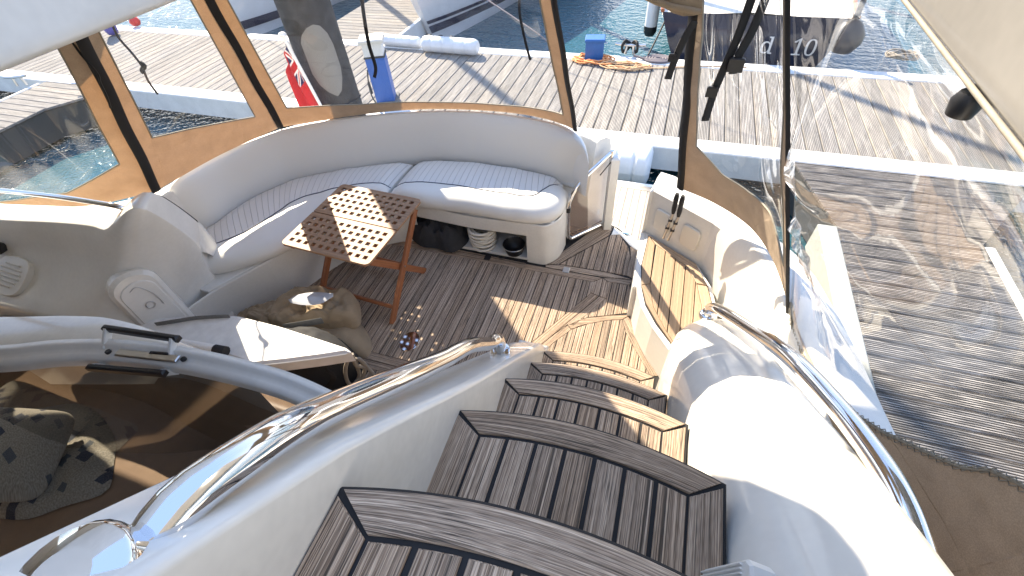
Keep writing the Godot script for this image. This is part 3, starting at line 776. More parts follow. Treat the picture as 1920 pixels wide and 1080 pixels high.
func build_gate(y: Node3D) -> void:
	var a := Vector3(-0.275, 0, -2.68)   # hinge side
	var b := Vector3(-0.492, 0, -2.422)
	var at := func(s: float, h: float) -> Vector3: return b.lerp(a, s) + Vector3(0, h, 0)
	var outline := []
	for q in [[0.02, 0.10], [0.0, 0.20], [0.0, 0.34], [0.04, 0.40], [0.16, 0.465], [0.40, 0.53], [0.70, 0.58], [0.98, 0.625]]: outline.append(at.call(q[0], q[1]))
	var bottom := []
	for q in [[0.0, 0.20], [0.02, 0.09], [0.08, 0.045], [0.2, 0.035], [0.6, 0.035], [1.0, 0.035]]: bottom.append(at.call(q[0], q[1]))
	var gate := part(y, "transom_gate", B.new().tube(spl(outline, 40), 0.0155, 14), M.steel, "open transom gate of smoked acrylic in a bent steel tube")
	part(gate, "lower_rail", B.new().tube(spl(bottom, 30), 0.0155, 14), M.steel)
	var rows := []
	for k in 9:
		var s := 0.02 + 0.96 * k / 8.0
		var lo := 0.05 if s > 0.06 else 0.12
		var hi: float = 0.40 + 0.215 * pow(s, 0.75)
		rows.append(PackedVector3Array([at.call(s, lo), at.call(s, hi - 0.008)]))
	part(gate, "pane", B.new().loft(rows), M.smoked)
	part(gate, "sleeve", B.new().tube([at.call(0.0, 0.30), at.call(0.0, 0.335)], 0.0175, 14), M.black)
	part(gate, "catch", B.new().beam(at.call(0.72, 0.50) + Vector3(0.012, 0, 0.01), at.call(1.0, 0.575) + Vector3(0.012, 0, 0.01), 0.006, 0.008), M.black)
	part(y, "gate_post", B.new().prism(P2([-0.285, -2.70, -0.225, -2.72, -0.21, -2.66, -0.262, -2.645]), -0.2, 0.60, 0.012), M.gel_matt, "white post that carries the gate hinge")
	part(y, "gate_bolt", B.new().tube([Vector3(-0.268, 0.60, -2.675), Vector3(-0.268, 0.645, -2.675)], 0.014, 12), M.steel)
	part(y, "hinge", B.new().box(Vector3(-0.205, -0.15, -2.79), Vector3(0.05, 0.06, 0.05), 0.006), M.black)

func build_console(y: Node3D) -> void:
	# white moulding on the left, falling from the side rail to the saloon doors
	var upper := spl([Vector3(-3.592, 0.9, -0.849), Vector3(-3.179, 0.9, -0.913), Vector3(-2.829, 0.9, -0.976), Vector3(-2.63, 0.9, -0.999), Vector3(-2.538, 0.895, -0.998), Vector3(-2.474, 0.93, -1.022), Vector3(-2.388, 0.98, -1.05), Vector3(-2.339, 1, -1.078), Vector3(-2.318, 0.98, -1.106), Vector3(-2.326, 0.93, -1.134), Vector3(-2.339, 0.83, -1.174), Vector3(-2.36, 0.69, -1.22), Vector3(-2.399, 0.58, -1.248), Vector3(-2.412, 0.5, -1.23), Vector3(-2.423, 0.38, -1.22), Vector3(-2.379, 0.22, -1.18), Vector3(-2.31, 0.08, -1.093), Vector3(-2.252, 0, -1.04)], 90)
	var lower := spl([Vector3(-3.547, 0.62, -0.57), Vector3(-3.13, 0.6, -0.617), Vector3(-2.934, 0.58, -0.634), Vector3(-2.795, 0.55, -0.652), Vector3(-2.68, 0.5, -0.673), Vector3(-2.569, 0.44, -0.692), Vector3(-2.492, 0.38, -0.693), Vector3(-2.47, 0.3, -0.713), Vector3(-2.462, 0.22, -0.735), Vector3(-2.433, 0.14, -0.761), Vector3(-2.382, 0.08, -0.785), Vector3(-2.287, 0.02, -0.813), Vector3(-2.196, 0, -0.832)], 90)
	var rows := []
	for k in upper.size():
		var a := upper[k]; var b := lower[k]
		var sec := PackedVector3Array()
		sec.append(a + Vector3(-0.10, -0.45, -0.16)); sec.append(a + Vector3(-0.09, -0.03, -0.15)); sec.append(a + Vector3(-0.075, 0.0, -0.125)); sec.append(a + Vector3(-0.022, 0.010, -0.035)); sec.append(a + Vector3(-0.006, 0.005, -0.008))
		for j in 9:
			var t := j / 8.0
			sec.append(a.lerp(b, t) + Vector3(-0.02, -0.05, -0.04) * sin(t * PI) * smoothstep(0.0, 0.25, t))
		sec.append(b + Vector3(0.015, -0.03, 0.02)); sec.append(b + Vector3(0.03, -0.55, 0.05))
		rows.append(sec)
	var con := part(y, "side_console", B.new().loft(rows), M.gel, "white console moulding on the left beside the saloon doors")
	var rail := spl([Vector3(-3.385, 1.02, -0.99), Vector3(-3.174, 1.02, -1.015), Vector3(-2.823, 1.02, -1.046), Vector3(-2.564, 1.01, -1.067), Vector3(-2.446, 0.99, -1.087), Vector3(-2.461, 0.95, -1.102)], 30)
	part(con, "grab_rail", B.new().tube(rail, 0.013, 14), M.steel, "steel grab rail along the left console")
	# round louvred vent
	var c := Vector3(-3.139, 0.650, -0.755)
	var nrm := Vector3(0.1, 0.857, 0.506).normalized()
	var bx := nrm.cross(Vector3(0, 0, 1)).normalized()
	var bs := Basis(bx, nrm, bx.cross(nrm))
	var vb := B.new(); vb.xf = Transform3D(bs, c + nrm * 0.03)
	var sq := PackedVector2Array()
	for k in 28:
		var t := TAU * k / 28.0
		sq.append(Vector2(signf(cos(t)) * pow(absf(cos(t)), 0.6) * 0.105, signf(sin(t)) * pow(absf(sin(t)), 0.6) * 0.105))
	vb.prism(sq, -0.03, 0.006, 0.003)
	var vent := part(con, "vent", vb, M.plate, "round louvred vent in a cream plate")
	for k in 6:
		var s := -0.058 + 0.023 * k
		var hw := sqrt(maxf(0.0, 0.075 * 0.075 - s * s))
		var sb := B.new(); sb.xf = Transform3D(bs, c + nrm * 0.036)
		sb.beam(Vector3(-hw, 0.004, s), Vector3(hw, 0.004, s), 0.012, 0.005, Vector3(0, 1, 0.7), 0.001)
		part(vent, "louvre", sb, M.plate)
	# raised tongue-shaped cover plate
	var p0 := Vector3(-2.505, 0.60, -0.905); var p1 := Vector3(-2.440, 0.16, -0.872)
	var nn := Vector3(0.85, 0.32, 0.42).normalized()
	var az := (p1 - p0).normalized()
	var axx := nn.cross(az).normalized(); nn = az.cross(axx).normalized()
	var tongue := func(w: float, grow: float) -> PackedVector2Array:
		var r := PackedVector2Array()
		for k in 13:
			var t := PI + PI * k / 12.0
			r.append(Vector2(cos(t) * w, sin(t) * w * 0.8 - grow))
		r.append(Vector2(w * 1.05, (p1 - p0).length() + grow)); r.append(Vector2(-w * 1.05, (p1 - p0).length() + grow))
		return r
	var tb := B.new(); tb.xf = Transform3D(Basis(axx, nn, az), p0 + nn * 0.02)
	tb.prism(tongue.call(0.115, 0.0), -0.16, 0.035, 0.02)
	var cover := part(con, "cover_plate", tb, M.gel, "raised white tongue-shaped cover with a ring catch")
	var tb2 := B.new(); tb2.xf = tb.xf
	tb2.prism(tongue.call(0.085, -0.03), 0.03, 0.041, 0.005)
	part(cover, "lid", tb2, M.gel_matt)
	var rc := PackedVector3Array()
	for k in 20:
		var t := TAU * k / 20.0
		rc.append(tb.xf * Vector3(cos(t) * 0.02, 0.045, 0.11 + sin(t) * 0.02))
	part(cover, "ring_catch", B.new().tube(rc, 0.0025, 6, false, true), M.steel_dull)
	part(cover, "lanyard", B.new().tube(spl([tb.xf * Vector3(-0.03, 0.044, 0.0), tb.xf * Vector3(0.01, 0.046, -0.01), tb.xf * Vector3(0.045, 0.045, 0.06), tb.xf * Vector3(0.05, 0.045, 0.14)], 20), 0.0018, 5), M.steel_dull)
	# black bracket at the far left
	part(con, "bracket", B.new().box(Vector3(-3.233, 0.775, -0.83), Vector3(0.05, 0.05, 0.05), 0.01), M.black)

func build_saloon(y: Node3D) -> void:
	# curved top rail of the saloon doors, seen from above, with the glass below it
	var arc := spl([Vector3(-2.506, 1.05, -0.126), Vector3(-2.229, 1.05, -0.203), Vector3(-2.003, 1.05, -0.271), Vector3(-1.835, 1.05, -0.34), Vector3(-1.649, 1.05, -0.394), Vector3(-1.447, 1.05, -0.43), Vector3(-1.238, 1.05, -0.449), Vector3(-1.03, 1.05, -0.454), Vector3(-0.904, 1.05, -0.447), Vector3(-0.737, 1.05, -0.424), Vector3(-0.618, 1.05, -0.404)], 60)
	var rows := []; var glass := []; var ledge := []
	for k in arc.size():
		var d := (arc[mini(k + 1, 60)] - arc[maxi(k - 1, 0)]).normalized()
		var out := Vector3(d.z, 0, -d.x)
		if out.z > 0: out = -out
		var p := arc[k]
		rows.append(PackedVector3Array([p - out * 0.030 + Vector3(0, -0.06, 0), p - out * 0.031 + Vector3(0, -0.03, 0), p - out * 0.028 + Vector3(0, -0.012, 0), p - out * 0.012 + Vector3(0, -0.008, 0), p + out * 0.006 + Vector3(0, -0.004, 0), p + out * 0.012 + Vector3(0, 0.010, 0), p + out * 0.034 + Vector3(0, 0.012, 0), p + out * 0.036 + Vector3(0, -0.05, 0)]))
		glass.append(PackedVector3Array([p + Vector3(0, -0.03, 0), p + out * 0.03 + Vector3(0, -0.62, 0), p + out * 0.05 + Vector3(0, -1.05, 0)]))
		if k < 40:
			var w := 0.17 * smoothstep(40, 15, k) + 0.01
			ledge.append(PackedVector3Array([p + out * 0.04 + Vector3(0, -0.10, 0), p + out * 0.05 + Vector3(0, -0.06, 0), p + out * (0.05 + w * 0.5) + Vector3(0, -0.062, 0), p + out * (0.05 + w) + Vector3(0, -0.07, 0), p + out * (0.06 + w) + Vector3(0, -0.09, 0), p + out * (0.06 + w) + Vector3(0, -0.6, 0)]))
	var door := part(y, "saloon_door", B.new().loft(rows, true, true), M.gel_matt, "curved white top rail of the sliding saloon doors")
	var tint := mat(Color(0.30, 0.26, 0.22, 0.45), 0.04)
	tint.transparency = BaseMaterial3D.TRANSPARENCY_ALPHA
	part(door, "pane", B.new().loft(glass), tint)
	part(y, "door_ledge", B.new().loft(ledge), M.gel, "glossy white ledge outside the saloon doors")
	for e in [[ [Vector3(-1.687, 1.09, -0.448), Vector3(-1.387, 1.09, -0.482)], "outer_handle"], [ [Vector3(-1.689, 1.02, -0.33), Vector3(-1.402, 1.02, -0.385)], "inner_handle"]]:
		var a: Vector3 = e[0][0]; var b: Vector3 = e[0][1]
		part(door, e[1], B.new().beam(a, b, 0.02, 0.022, Vector3.UP, 0.006), M.black)
		for s in [0.06, 0.94]:
			var f := a.lerp(b, s)
			part(door, "handle_foot", B.new().beam(f, f + Vector3(0.0, -0.05, 0.05 if e[1] == "outer_handle" else -0.04), 0.024, 0.012, Vector3.RIGHT, 0.002), M.plastic)
	for q in [Vector3(-1.623, 1.05, -0.385), Vector3(-1.342, 1.05, -0.433)]:
		part(door, "plug", B.new().lathe([[0.009, 0.004], [0.009, 0.012], [0.007, 0.013]], q, 14), M.black)
	part(door, "latch", B.new().beam(Vector3(-1.474, 1.05, -0.422) + Vector3(0, 0.012, 0), Vector3(-1.405, 1.05, -0.435) + Vector3(0, 0.012, 0), 0.01, 0.006), M.black)
	part(door, "lock_plate", B.new().beam(Vector3(-1.594, 1.05, -0.393) + Vector3(0, 0.006, 0), Vector3(-1.363, 1.05, -0.429) + Vector3(0, 0.006, 0), 0.026, 0.008), M.steel_dull)
	# saloon settee below: seat, rolled backrest
	part(y, "saloon_seat", B.new().loft([PackedVector3Array([Vector3(-4.2, 0.10, 1.6), Vector3(-4.2, 0.10, -0.62)]), PackedVector3Array([Vector3(-2.2, 0.09, 1.6), Vector3(-2.2, 0.11, -0.62)]), PackedVector3Array([Vector3(-0.62, 0.10, 1.6), Vector3(-0.62, 0.10, -0.62)])]), M.leather, "tan leather settee in the dark saloon")
	var back := []
	var bl := spl([Vector3(-4.002, 0.12, 0.365), Vector3(-3.542, 0.12, -0.17), Vector3(-3.291, 0.12, -0.301), Vector3(-2.96, 0.12, -0.441), Vector3(-2.48, 0.12, -0.487), Vector3(-2.055, 0.12, -0.442), Vector3(-1.678, 0.12, -0.407), Vector3(-1.319, 0.12, -0.392), Vector3(-1.026, 0.12, -0.392)], 40)
	for k in bl.size():
		var d := (bl[mini(k + 1, 40)] - bl[maxi(k - 1, 0)]).normalized()
		var out := Vector3(d.z, 0, -d.x)
		if out.z > 0: out = -out
		var p := bl[k]
		back.append(PackedVector3Array([p + Vector3(0, -0.05, 0), p + out * 0.02 + Vector3(0, 0.06, 0), p + out * 0.05 + Vector3(0, 0.16, 0), p + out * 0.06 + Vector3(0, 0.24, 0), p + out * 0.055 + Vector3(0, 0.32, 0), p + out * 0.08 + Vector3(0, 0.39, 0), p + out * 0.14 + Vector3(0, 0.42, 0), p + out * 0.20 + Vector3(0, 0.39, 0), p + out * 0.22 + Vector3(0, 0.2, 0)]))
	part(y, "saloon_backrest", B.new().loft(back), M.leather, "rolled tan leather backrest inside the saloon doors")
	# cabin shell: sides and forward bulkhead
	part(y, "cabin_side", B.new().box(Vector3(-3.9, 0.9, 0.65), Vector3(0.06, 2.2, 2.1), 0.01), M.gel_matt)
	part(y, "cabin_bulkhead", B.new().box(Vector3(-1.8, 0.9, 1.65), Vector3(4.2, 2.2, 0.06), 0.01), M.leather)

func build_flybridge(y: Node3D) -> void:
	# flybridge deck to the left of the stairwell: rounded lower edge
	var slab := func(xe: float, sgn: float, z0: float, z1: float, h: float, wide: float) -> B:
		var rows := []
		for k in 13:
			# the aft corner is rounded in plan
			var th := PI / 2.0 * mini(k, 11) / 11.0
			var z := z1 if k == 12 else z0 + 0.34 * (1.0 - cos(th))
			var e := xe if k == 12 else xe - sgn * 0.34 * (1.0 - sin(th))
			rows.append(PackedVector3Array([Vector3(xe - sgn * wide, 2.0, z), Vector3(e - sgn * 0.03, 2.0, z), Vector3(e - sgn * 0.010, 2.002, z), Vector3(e - sgn * 0.002, 2.012, z), Vector3(e, 2.03, z), Vector3(e + sgn * 0.012, 2.0 + h - 0.05, z), Vector3(e - sgn * 0.01, 2.0 + h, z), Vector3(xe - sgn * wide, 2.0 + h, z)]))
		return B.new().loft(rows, true, true)
	part(y, "flybridge_deck", slab.call(-0.955, 1.0, -1.80, 1.8, 0.98, 3.2), M.gel_matt, "cream flybridge moulding overhanging at upper left")
	part(y, "stairwell_coaming", slab.call(0.30, -1.0, -1.55, 1.8, 0.5, 0.9), M.shade_grey_gloss, "stairwell coaming overhanging at upper right, greyed to stand for shade")
	part(y, "edge_trim", B.new().tube([Vector3(0.302, 2.005, -1.55), Vector3(0.302, 2.005, 1.0)], 0.003, 10), M.hem)
	part(y, "flybridge_sole", B.new().box(Vector3(-0.34, 1.86, 1.2), Vector3(1.27, 0.1, 1.2), 0.01), M.gel_matt)
	part(y, "rubber_stop", B.new().lathe([[0.0, -0.02], [0.013, -0.016], [0.016, 0.0], [0.012, 0.01]], Vector3(0.32, 1.98, -0.619), 16), M.black)

# ---------------------------------------------------------------- canopy
func at_curve(c: PackedVector3Array, s: float) -> Vector3:
	var f := clampf(s, 0, 1) * (c.size() - 1)
	var i := mini(int(f), c.size() - 2)
	return c[i].lerp(c[i + 1], f - i)

func ramp(a: Array, s: float) -> float:
	var f := clampf(s, 0, 1) * (a.size() - 1)
	var i := mini(int(f), a.size() - 2)
	return lerpf(a[i], a[i + 1], f - i)

# one canvas panel with a clear window: base and top curves, side margins in metres, bottom margin (0..1 of the height) along s
func canopy_panel(can: Node3D, base: Array, top: Array, side_l: float, side_r: float, tb: Array, head: float, folds: Callable, window_label: String) -> void:
	var bc := spl(base, 40); var tc := spl(top, 40)
	var wob := noise(1.3, 91, 2)
	var inside := Vector3(-1.1, 1.2, -1.0)
	var on := func(s: float, t: float) -> Vector3:
		var p := at_curve(bc, s).lerp(at_curve(tc, s), t)
		var n := (inside - p); n.y = 0; n = n.normalized()
		return p + n * (wob.get_noise_3d(p.x * 2, p.y * 2, p.z * 2) * 0.012 * sin(clampf(t, 0, 1) * PI))
	var width := 0.0
	for k in 40: width += (bc[k + 1] - bc[k]).length()
	var sl := side_l / width; var sr := 1.0 - side_r / width
	var strip := func(b: B, s0: float, s1: float, lo: Callable, hi: Callable, ns: int, nt: int) -> void:
		var rows := []
		for j in ns + 1:
			var s := lerpf(s0, s1, float(j) / ns)
			var sec := PackedVector3Array()
			for k in nt + 1: sec.append(on.call(s, lerpf(lo.call(s), hi.call(s), float(k) / nt)))
			rows.append(sec)
		b.loft(rows)
	var zero := func(s): return 0.0
	var one := func(s): return 1.0
	var low := func(s): return ramp(tb, (s - sl) / (sr - sl))
	var high := func(s): return 1.0 - head
	var f := B.new()
	strip.call(f, 0.0, sl, zero, one, 4, 24)
	strip.call(f, sr, 1.0, zero, one, 4, 24)
	strip.call(f, sl, sr, zero, low, 24, 6)
	strip.call(f, sl, sr, high, one, 24, 3)
	var panel := part(can, "canvas_panel", f, M.canvas)
	var w := B.new()
	var rows := []
	var ns := 60; var nt := 40
	for j in ns + 1:
		var s := lerpf(sl - 0.004, sr + 0.004, float(j) / ns)
		var sec := PackedVector3Array()
		for k in nt + 1:
			var t := lerpf(low.call(s) - 0.01, high.call(s) + 0.01, float(k) / nt)
			var p: Vector3 = on.call(s, t)
			var n := (p - inside); n.y = 0; n = n.normalized()
			var edge := minf(1.0, minf(minf(j, ns - j) / 5.0, minf(k, nt - k) / 4.0))
			sec.append(p + n * (0.003 + edge * folds.call((s - sl) / (sr - sl), float(k) / nt, p)))
		rows.append(sec)
	w.loft(rows)
	part(panel, "window", w, M.film, window_label)
	var loop := PackedVector3Array()
	for k in 31: loop.append(on.call(lerpf(sl, sr, k / 30.0), low.call(lerpf(sl, sr, k / 30.0))))
	for k in range(1, 21): loop.append(on.call(sr, lerpf(low.call(sr), 1.0 - head, k / 20.0)))
	var loop2 := PackedVector3Array()
	for k in 21: loop2.append(on.call(sl, lerpf(low.call(sl), 1.0 - head, k / 20.0)))
	part(panel, "hem", B.new().tube(loop, 0.004, 6).tube(loop2, 0.004, 6), M.hem)

func zip(can: Node3D, a: Vector3, b: Vector3, along: Vector3, w: float) -> void:
	var rows := []
	var inside := Vector3(-1.1, 1.2, -1.0)
	for k in 21:
		var p := a.lerp(b, k / 20.0)
		var n := (inside - p); n.y = 0; n = n.normalized()
		var wig := sin(k * 0.9 + a.x * 3.0) * 0.003
		p += n * 0.008 + along * wig
		rows.append(PackedVector3Array([p - along * w - n * 0.005, p - along * w * 0.8 + n * 0.003, p - along * 0.004 + n * 0.004, p + along * 0.004 + n * 0.007, p + along * w * 0.8 + n * 0.003, p + along * w - n * 0.005]))
	part(can, "zip", B.new().loft(rows), M.black_web)

func strap(can: Node3D, pts: Array, w: float, th := 0.004, m: Material = null) -> void:
	var c := spl(pts, 24)
	var rows := []
	for k in c.size():
		var d := (c[mini(k + 1, 24)] - c[maxi(k - 1, 0)]).normalized()
		var sx := d.cross(Vector3(0.35, 0.1, 0.9)).normalized()
		var n := sx.cross(d).normalized()
		rows.append(PackedVector3Array([c[k] - sx * w - n * th, c[k] + sx * w - n * th, c[k] + sx * w + n * th, c[k] - sx * w + n * th]))
	part(can, "strap", B.new().loft(rows, true, true), m if m else M.black_web)

func build_canopy() -> void:
	var can := thing("cockpit_canopy", "tan canvas cockpit enclosure with clear vinyl windows and black zips", "canopy")
	var L0 := Vector3(-3.75, 0.80, -0.95); var L0t := Vector3(-3.1, 1.95, -0.8)
	var p1 := Vector3(-2.73, 0.80, -1.43); var p1t := Vector3(-2.244, 1.95, -1.366)
	var p2 := Vector3(-2.47, 0.80, -2.24); var p2t := Vector3(-2.11, 1.95, -1.825)
	var p3 := Vector3(-0.50, 0.80, -2.60); var p3t := Vector3(-0.527, 1.95, -1.923)
	var p4 := Vector3(0.17, 0.70, -2.27); var p4t := Vector3(-0.01, 1.95, -2.128)
	var p5 := Vector3(0.62, 0.80, -1.42); var p5t := Vector3(0.215, 1.95, -1.45)
	var gentle := func(s, t, p): return 0.004 * sin(s * 9.0 + t * 4.0) * sin(t * 5.0 + s * 3.0)
	var wrinkled := func(s, t, p): return 0.012 * sin(s * 34.0 + t * 5.0) * smoothstep(1.0, 0.2, t) * smoothstep(0.0, 0.3, s) + 0.006 * sin(t * 13.0 + s * 6.0)
	canopy_panel(can, [L0, Vector3(-3.33, 0.8, -1.12), Vector3(-2.99, 0.8, -1.23), p1], [L0t, Vector3(-2.9, 1.95, -1.0), Vector3(-2.55, 1.95, -1.18), p1t], 0.06, 0.11, [0.06, 0.06, 0.09, 0.20], 0.08, wrinkled, "wrinkled clear vinyl window at the far left")
	canopy_panel(can, [p1, Vector3(-2.64, 0.8, -1.84), p2], [p1t, Vector3(-2.22, 1.95, -1.60), p2t], 0.11, 0.115, [0.27, 0.20, 0.13], 0.08, gentle, "clear vinyl window left of the aft window")
	canopy_panel(can, [p2, Vector3(-2.09, 0.79, -2.49), Vector3(-1.71, 0.79, -2.66), Vector3(-1.34, 0.79, -2.74), Vector3(-0.96, 0.79, -2.76), Vector3(-0.68, 0.79, -2.71), p3], [p2t, Vector3(-1.7, 1.95, -1.97), Vector3(-1.32, 1.95, -2.02), Vector3(-0.92, 1.95, -1.99), p3t], 0.10, 0.10, [0.13, 0.08, 0.06, 0.06, 0.09], 0.08, gentle, "wide clear vinyl window above the bench")
	var door_folds := func(s, t, p): return 0.007 * sin(s * 22.0 + t * 2.0) * (0.3 + 0.7 * t) + 0.004 * sin(t * 17.0)
	canopy_panel(can, [p4, Vector3(0.34, 0.74, -2.12), Vector3(0.49, 0.79, -1.90), Vector3(0.575, 0.80, -1.68), p5], [p4t, Vector3(0.06, 1.95, -1.95), Vector3(0.13, 1.95, -1.78), Vector3(0.18, 1.95, -1.62), p5t], 0.085, 0.075, [0.24, 0.17, 0.17, 0.20, 0.12], 0.08, door_folds, "narrow clear vinyl window right of the doorway")
	var side_folds := func(s, t, p):
		# creases that fan out from a tight corner at the zip
		var q := Vector2(s * 2.0, t - 0.42)
		var r := q.length(); var a := atan2(q.y, q.x)
		return 0.034 * pow(absf(sin(a * 4.5)), 2.5) * signf(sin(a * 4.5)) * smoothstep(0.0, 0.08, r) * smoothstep(0.8, 0.10, r) + 0.010 * sin(t * 8.0 + s * 5.0) + 0.008 * sin(s * 15.0 - t * 3.0)
	var sb := spl([p5, Vector3(0.70, 0.80, -0.97), Vector3(0.80, 0.80, -0.6), Vector3(0.90, 0.8, 0.0), Vector3(0.97, 0.8, 0.9)], 48)
	var sh := spl([Vector3(0.617, 0.83, -1.41), Vector3(0.65, 0.758, -1.277), Vector3(0.69, 0.872, -0.985), Vector3(0.735, 0.976, -0.833), Vector3(0.765, 1.042, -0.763), Vector3(0.8, 1.141, -0.67), Vector3(0.83, 1.243, -0.597), Vector3(0.87, 1.42, -0.25), Vector3(0.90, 1.5, 0.9)], 48)
	var st := spl([p5t, Vector3(0.30, 1.99, -1.0), Vector3(0.32, 1.99, -0.55), Vector3(0.34, 1.99, 0.1), Vector3(0.36, 1.99, 0.9)], 48)
	var skirt := []; var film := []
	for k in 49:
		var s := k / 48.0
		var sec := PackedVector3Array(); var sec2 := PackedVector3Array()
		for j in 9: sec.append(sb[k].lerp(sh[k], j / 8.0) + Vector3(0.012 * sin(j * PI / 8.0) + 0.006 * sin(s * 17.0) * sin(j * PI / 8.0), 0, 0))
		for j in 49:
			var t := j / 48.0
			var e := minf(1.0, minf(minf(k, 48 - k) / 2.0, minf(j, 48 - j) / 3.0))
			sec2.append(sh[k].lerp(st[k], t) + Vector3(0.95, 0.25, -0.1) * (0.012 * sin(t * PI) + e * side_folds.call(s, t, sh[k])))
		skirt.append(sec); film.append(sec2)
	var sp := part(can, "canvas_panel", B.new().loft(skirt), M.canvas, "plain tan canvas skirt at lower right")
	part(sp, "window", B.new().loft(film), M.film, "large creased clear vinyl side curtain on the right")
	var zz := PackedVector3Array(); var zz2 := PackedVector3Array(); var fine := spread(sh, 260)
	for k in 260:
		zz.append(fine[k] + Vector3(-0.004, 0.010 + (0.006 if k % 2 == 0 else -0.006), 0.0))
		zz2.append(fine[k] + Vector3(-0.004, -0.012 + (0.006 if k % 2 == 0 else -0.006), 0.0))
	part(sp, "hem", B.new().tube(sh, 0.005, 8), M.hem)
	part(sp, "stitching", B.new().tube(zz, 0.0015, 4).tube(zz2, 0.0015, 4), M.hem)
	# zips on the uprights
	zip(can, p1, p1t, Vector3(0.25, 0, -0.97), 0.026)
	zip(can, p2, p2t, Vector3(0.83, 0, -0.55), 0.024)
	zip(can, p3, p3t, Vector3(0.85, 0, 0.5), 0.018)
	zip(can, p4, p4t, Vector3(0.75, 0, 0.66), 0.024)
	zip(can, p5 + Vector3(0.06, -0.16, 0.01), p5t, Vector3(0.15, 0, 0.98), 0.016)
	# roof from uprights to flybridge; unseen right corner added to shade the skirt
	part(can, "roof_panel", B.new().loft([PackedVector3Array([L0t, Vector3(-2.9, 1.95, -1.0), p1t, p2t, Vector3(-1.7, 1.95, -1.97), Vector3(-1.32, 1.95, -2.02), Vector3(-0.92, 1.95, -1.99), p3t, p4t, Vector3(0.06, 1.95, -1.95), Vector3(0.13, 1.95, -1.78), p5t]),
		PackedVector3Array([Vector3(-3.1, 2.02, -0.78), Vector3(-2.8, 2.02, -0.95), Vector3(-2.2, 2.03, -1.3), Vector3(-2.05, 2.04, -1.55), Vector3(-1.7, 2.04, -1.6), Vector3(-1.32, 2.04, -1.6), Vector3(-0.97, 2.03, -1.62), Vector3(-0.55, 2.03, -1.72), Vector3(-0.24, 2.03, -1.60), Vector3(-0.20, 2.03, -1.22), Vector3(0.05, 2.03, -1.22), Vector3(0.28, 2.0, -1.22)])]), M.roof_canvas)
	# rolled-up door over the opening
	var roll := spl([Vector3(-0.272, 1.76, -2.12), Vector3(-0.121, 1.706, -2.12), Vector3(-0.007, 1.655, -2.12), Vector3(0.062, 1.664, -2.12)], 12)
	var rb := B.new().tube(roll, 0.05, 14)
	for k in 3: rb.tube(spl([roll[0] + Vector3(0, -0.02, 0.03 + 0.01 * k), roll[6] + Vector3(0, -0.035, 0.035 + 0.01 * k), roll[12] + Vector3(0, -0.03, 0.03 + 0.01 * k)], 10), 0.012, 8)
	part(can, "rolled_door", rb, M.canvas_folded, "rolled-up canvas door at the top of the opening")
	# hanging straps and cords
	strap(can, [Vector3(0.048, 1.604, -2.06), Vector3(0.022, 1.535, -2.06), Vector3(0, 1.441, -2.06), Vector3(-0.01, 1.379, -2.06)], 0.014)
	part(can, "buckle", B.new().box(Vector3(-0.009, 1.47, -2.05), Vector3(0.03, 0.03, 0.014), 0.004), M.black)
	strap(can, [Vector3(0.195, 1.794, -1.75), Vector3(0.186, 1.666, -1.75), Vector3(0.167, 1.536, -1.75), Vector3(0.159, 1.469, -1.75), Vector3(0.155, 1.365, -1.75)], 0.013)
	part(can, "buckle", B.new().box(Vector3(0.15, 1.479, -1.74), Vector3(0.036, 0.036, 0.014), 0.004), M.black)
	strap(can, [Vector3(0.235, 1.795, -1.75), Vector3(0.224, 1.683, -1.75), Vector3(0.205, 1.6, -1.75), Vector3(0.203, 1.542, -1.75)], 0.013)
	part(can, "buckle", B.new().box(Vector3(0.204, 1.575, -1.74), Vector3(0.05, 0.045, 0.014), 0.004), M.black)
	strap(can, [Vector3(-1.588, 1.614, -2.3), Vector3(-1.614, 1.466, -2.3), Vector3(-1.628, 1.345, -2.3), Vector3(-1.624, 1.231, -2.3), Vector3(-1.651, 1.169, -2.3)], 0.009)
	strap(can, [Vector3(-0.703, 1.659, -2.2), Vector3(-0.71, 1.575, -2.2), Vector3(-0.698, 1.498, -2.2), Vector3(-0.68, 1.418, -2.2), Vector3(-0.665, 1.365, -2.2)], 0.006)
	part(can, "cord", B.new().tube(spl([Vector3(-2.652, 1.606, -1.72), Vector3(-2.672, 1.533, -1.72), Vector3(-2.649, 1.464, -1.72), Vector3(-2.637, 1.412, -1.72), Vector3(-2.639, 1.385, -1.72), Vector3(-2.661, 1.317, -1.72), Vector3(-2.653, 1.246, -1.72)], 30), 0.006, 6).tube(spl([Vector3(-2.622, 1.415, -1.715), Vector3(-2.609, 1.4, -1.715), Vector3(-2.649, 1.376, -1.715), Vector3(-2.646, 1.362, -1.715)], 8), 0.011, 8), M.black_web)
	part(can, "cord", B.new().tube(spl([Vector3(-2.403, 1.668, -1.36), Vector3(-2.408, 1.604, -1.36), Vector3(-2.39, 1.524, -1.36), Vector3(-2.415, 1.48, -1.36), Vector3(-2.437, 1.418, -1.36), Vector3(-2.471, 1.359, -1.36)], 30), 0.0045, 6), M.black_web)

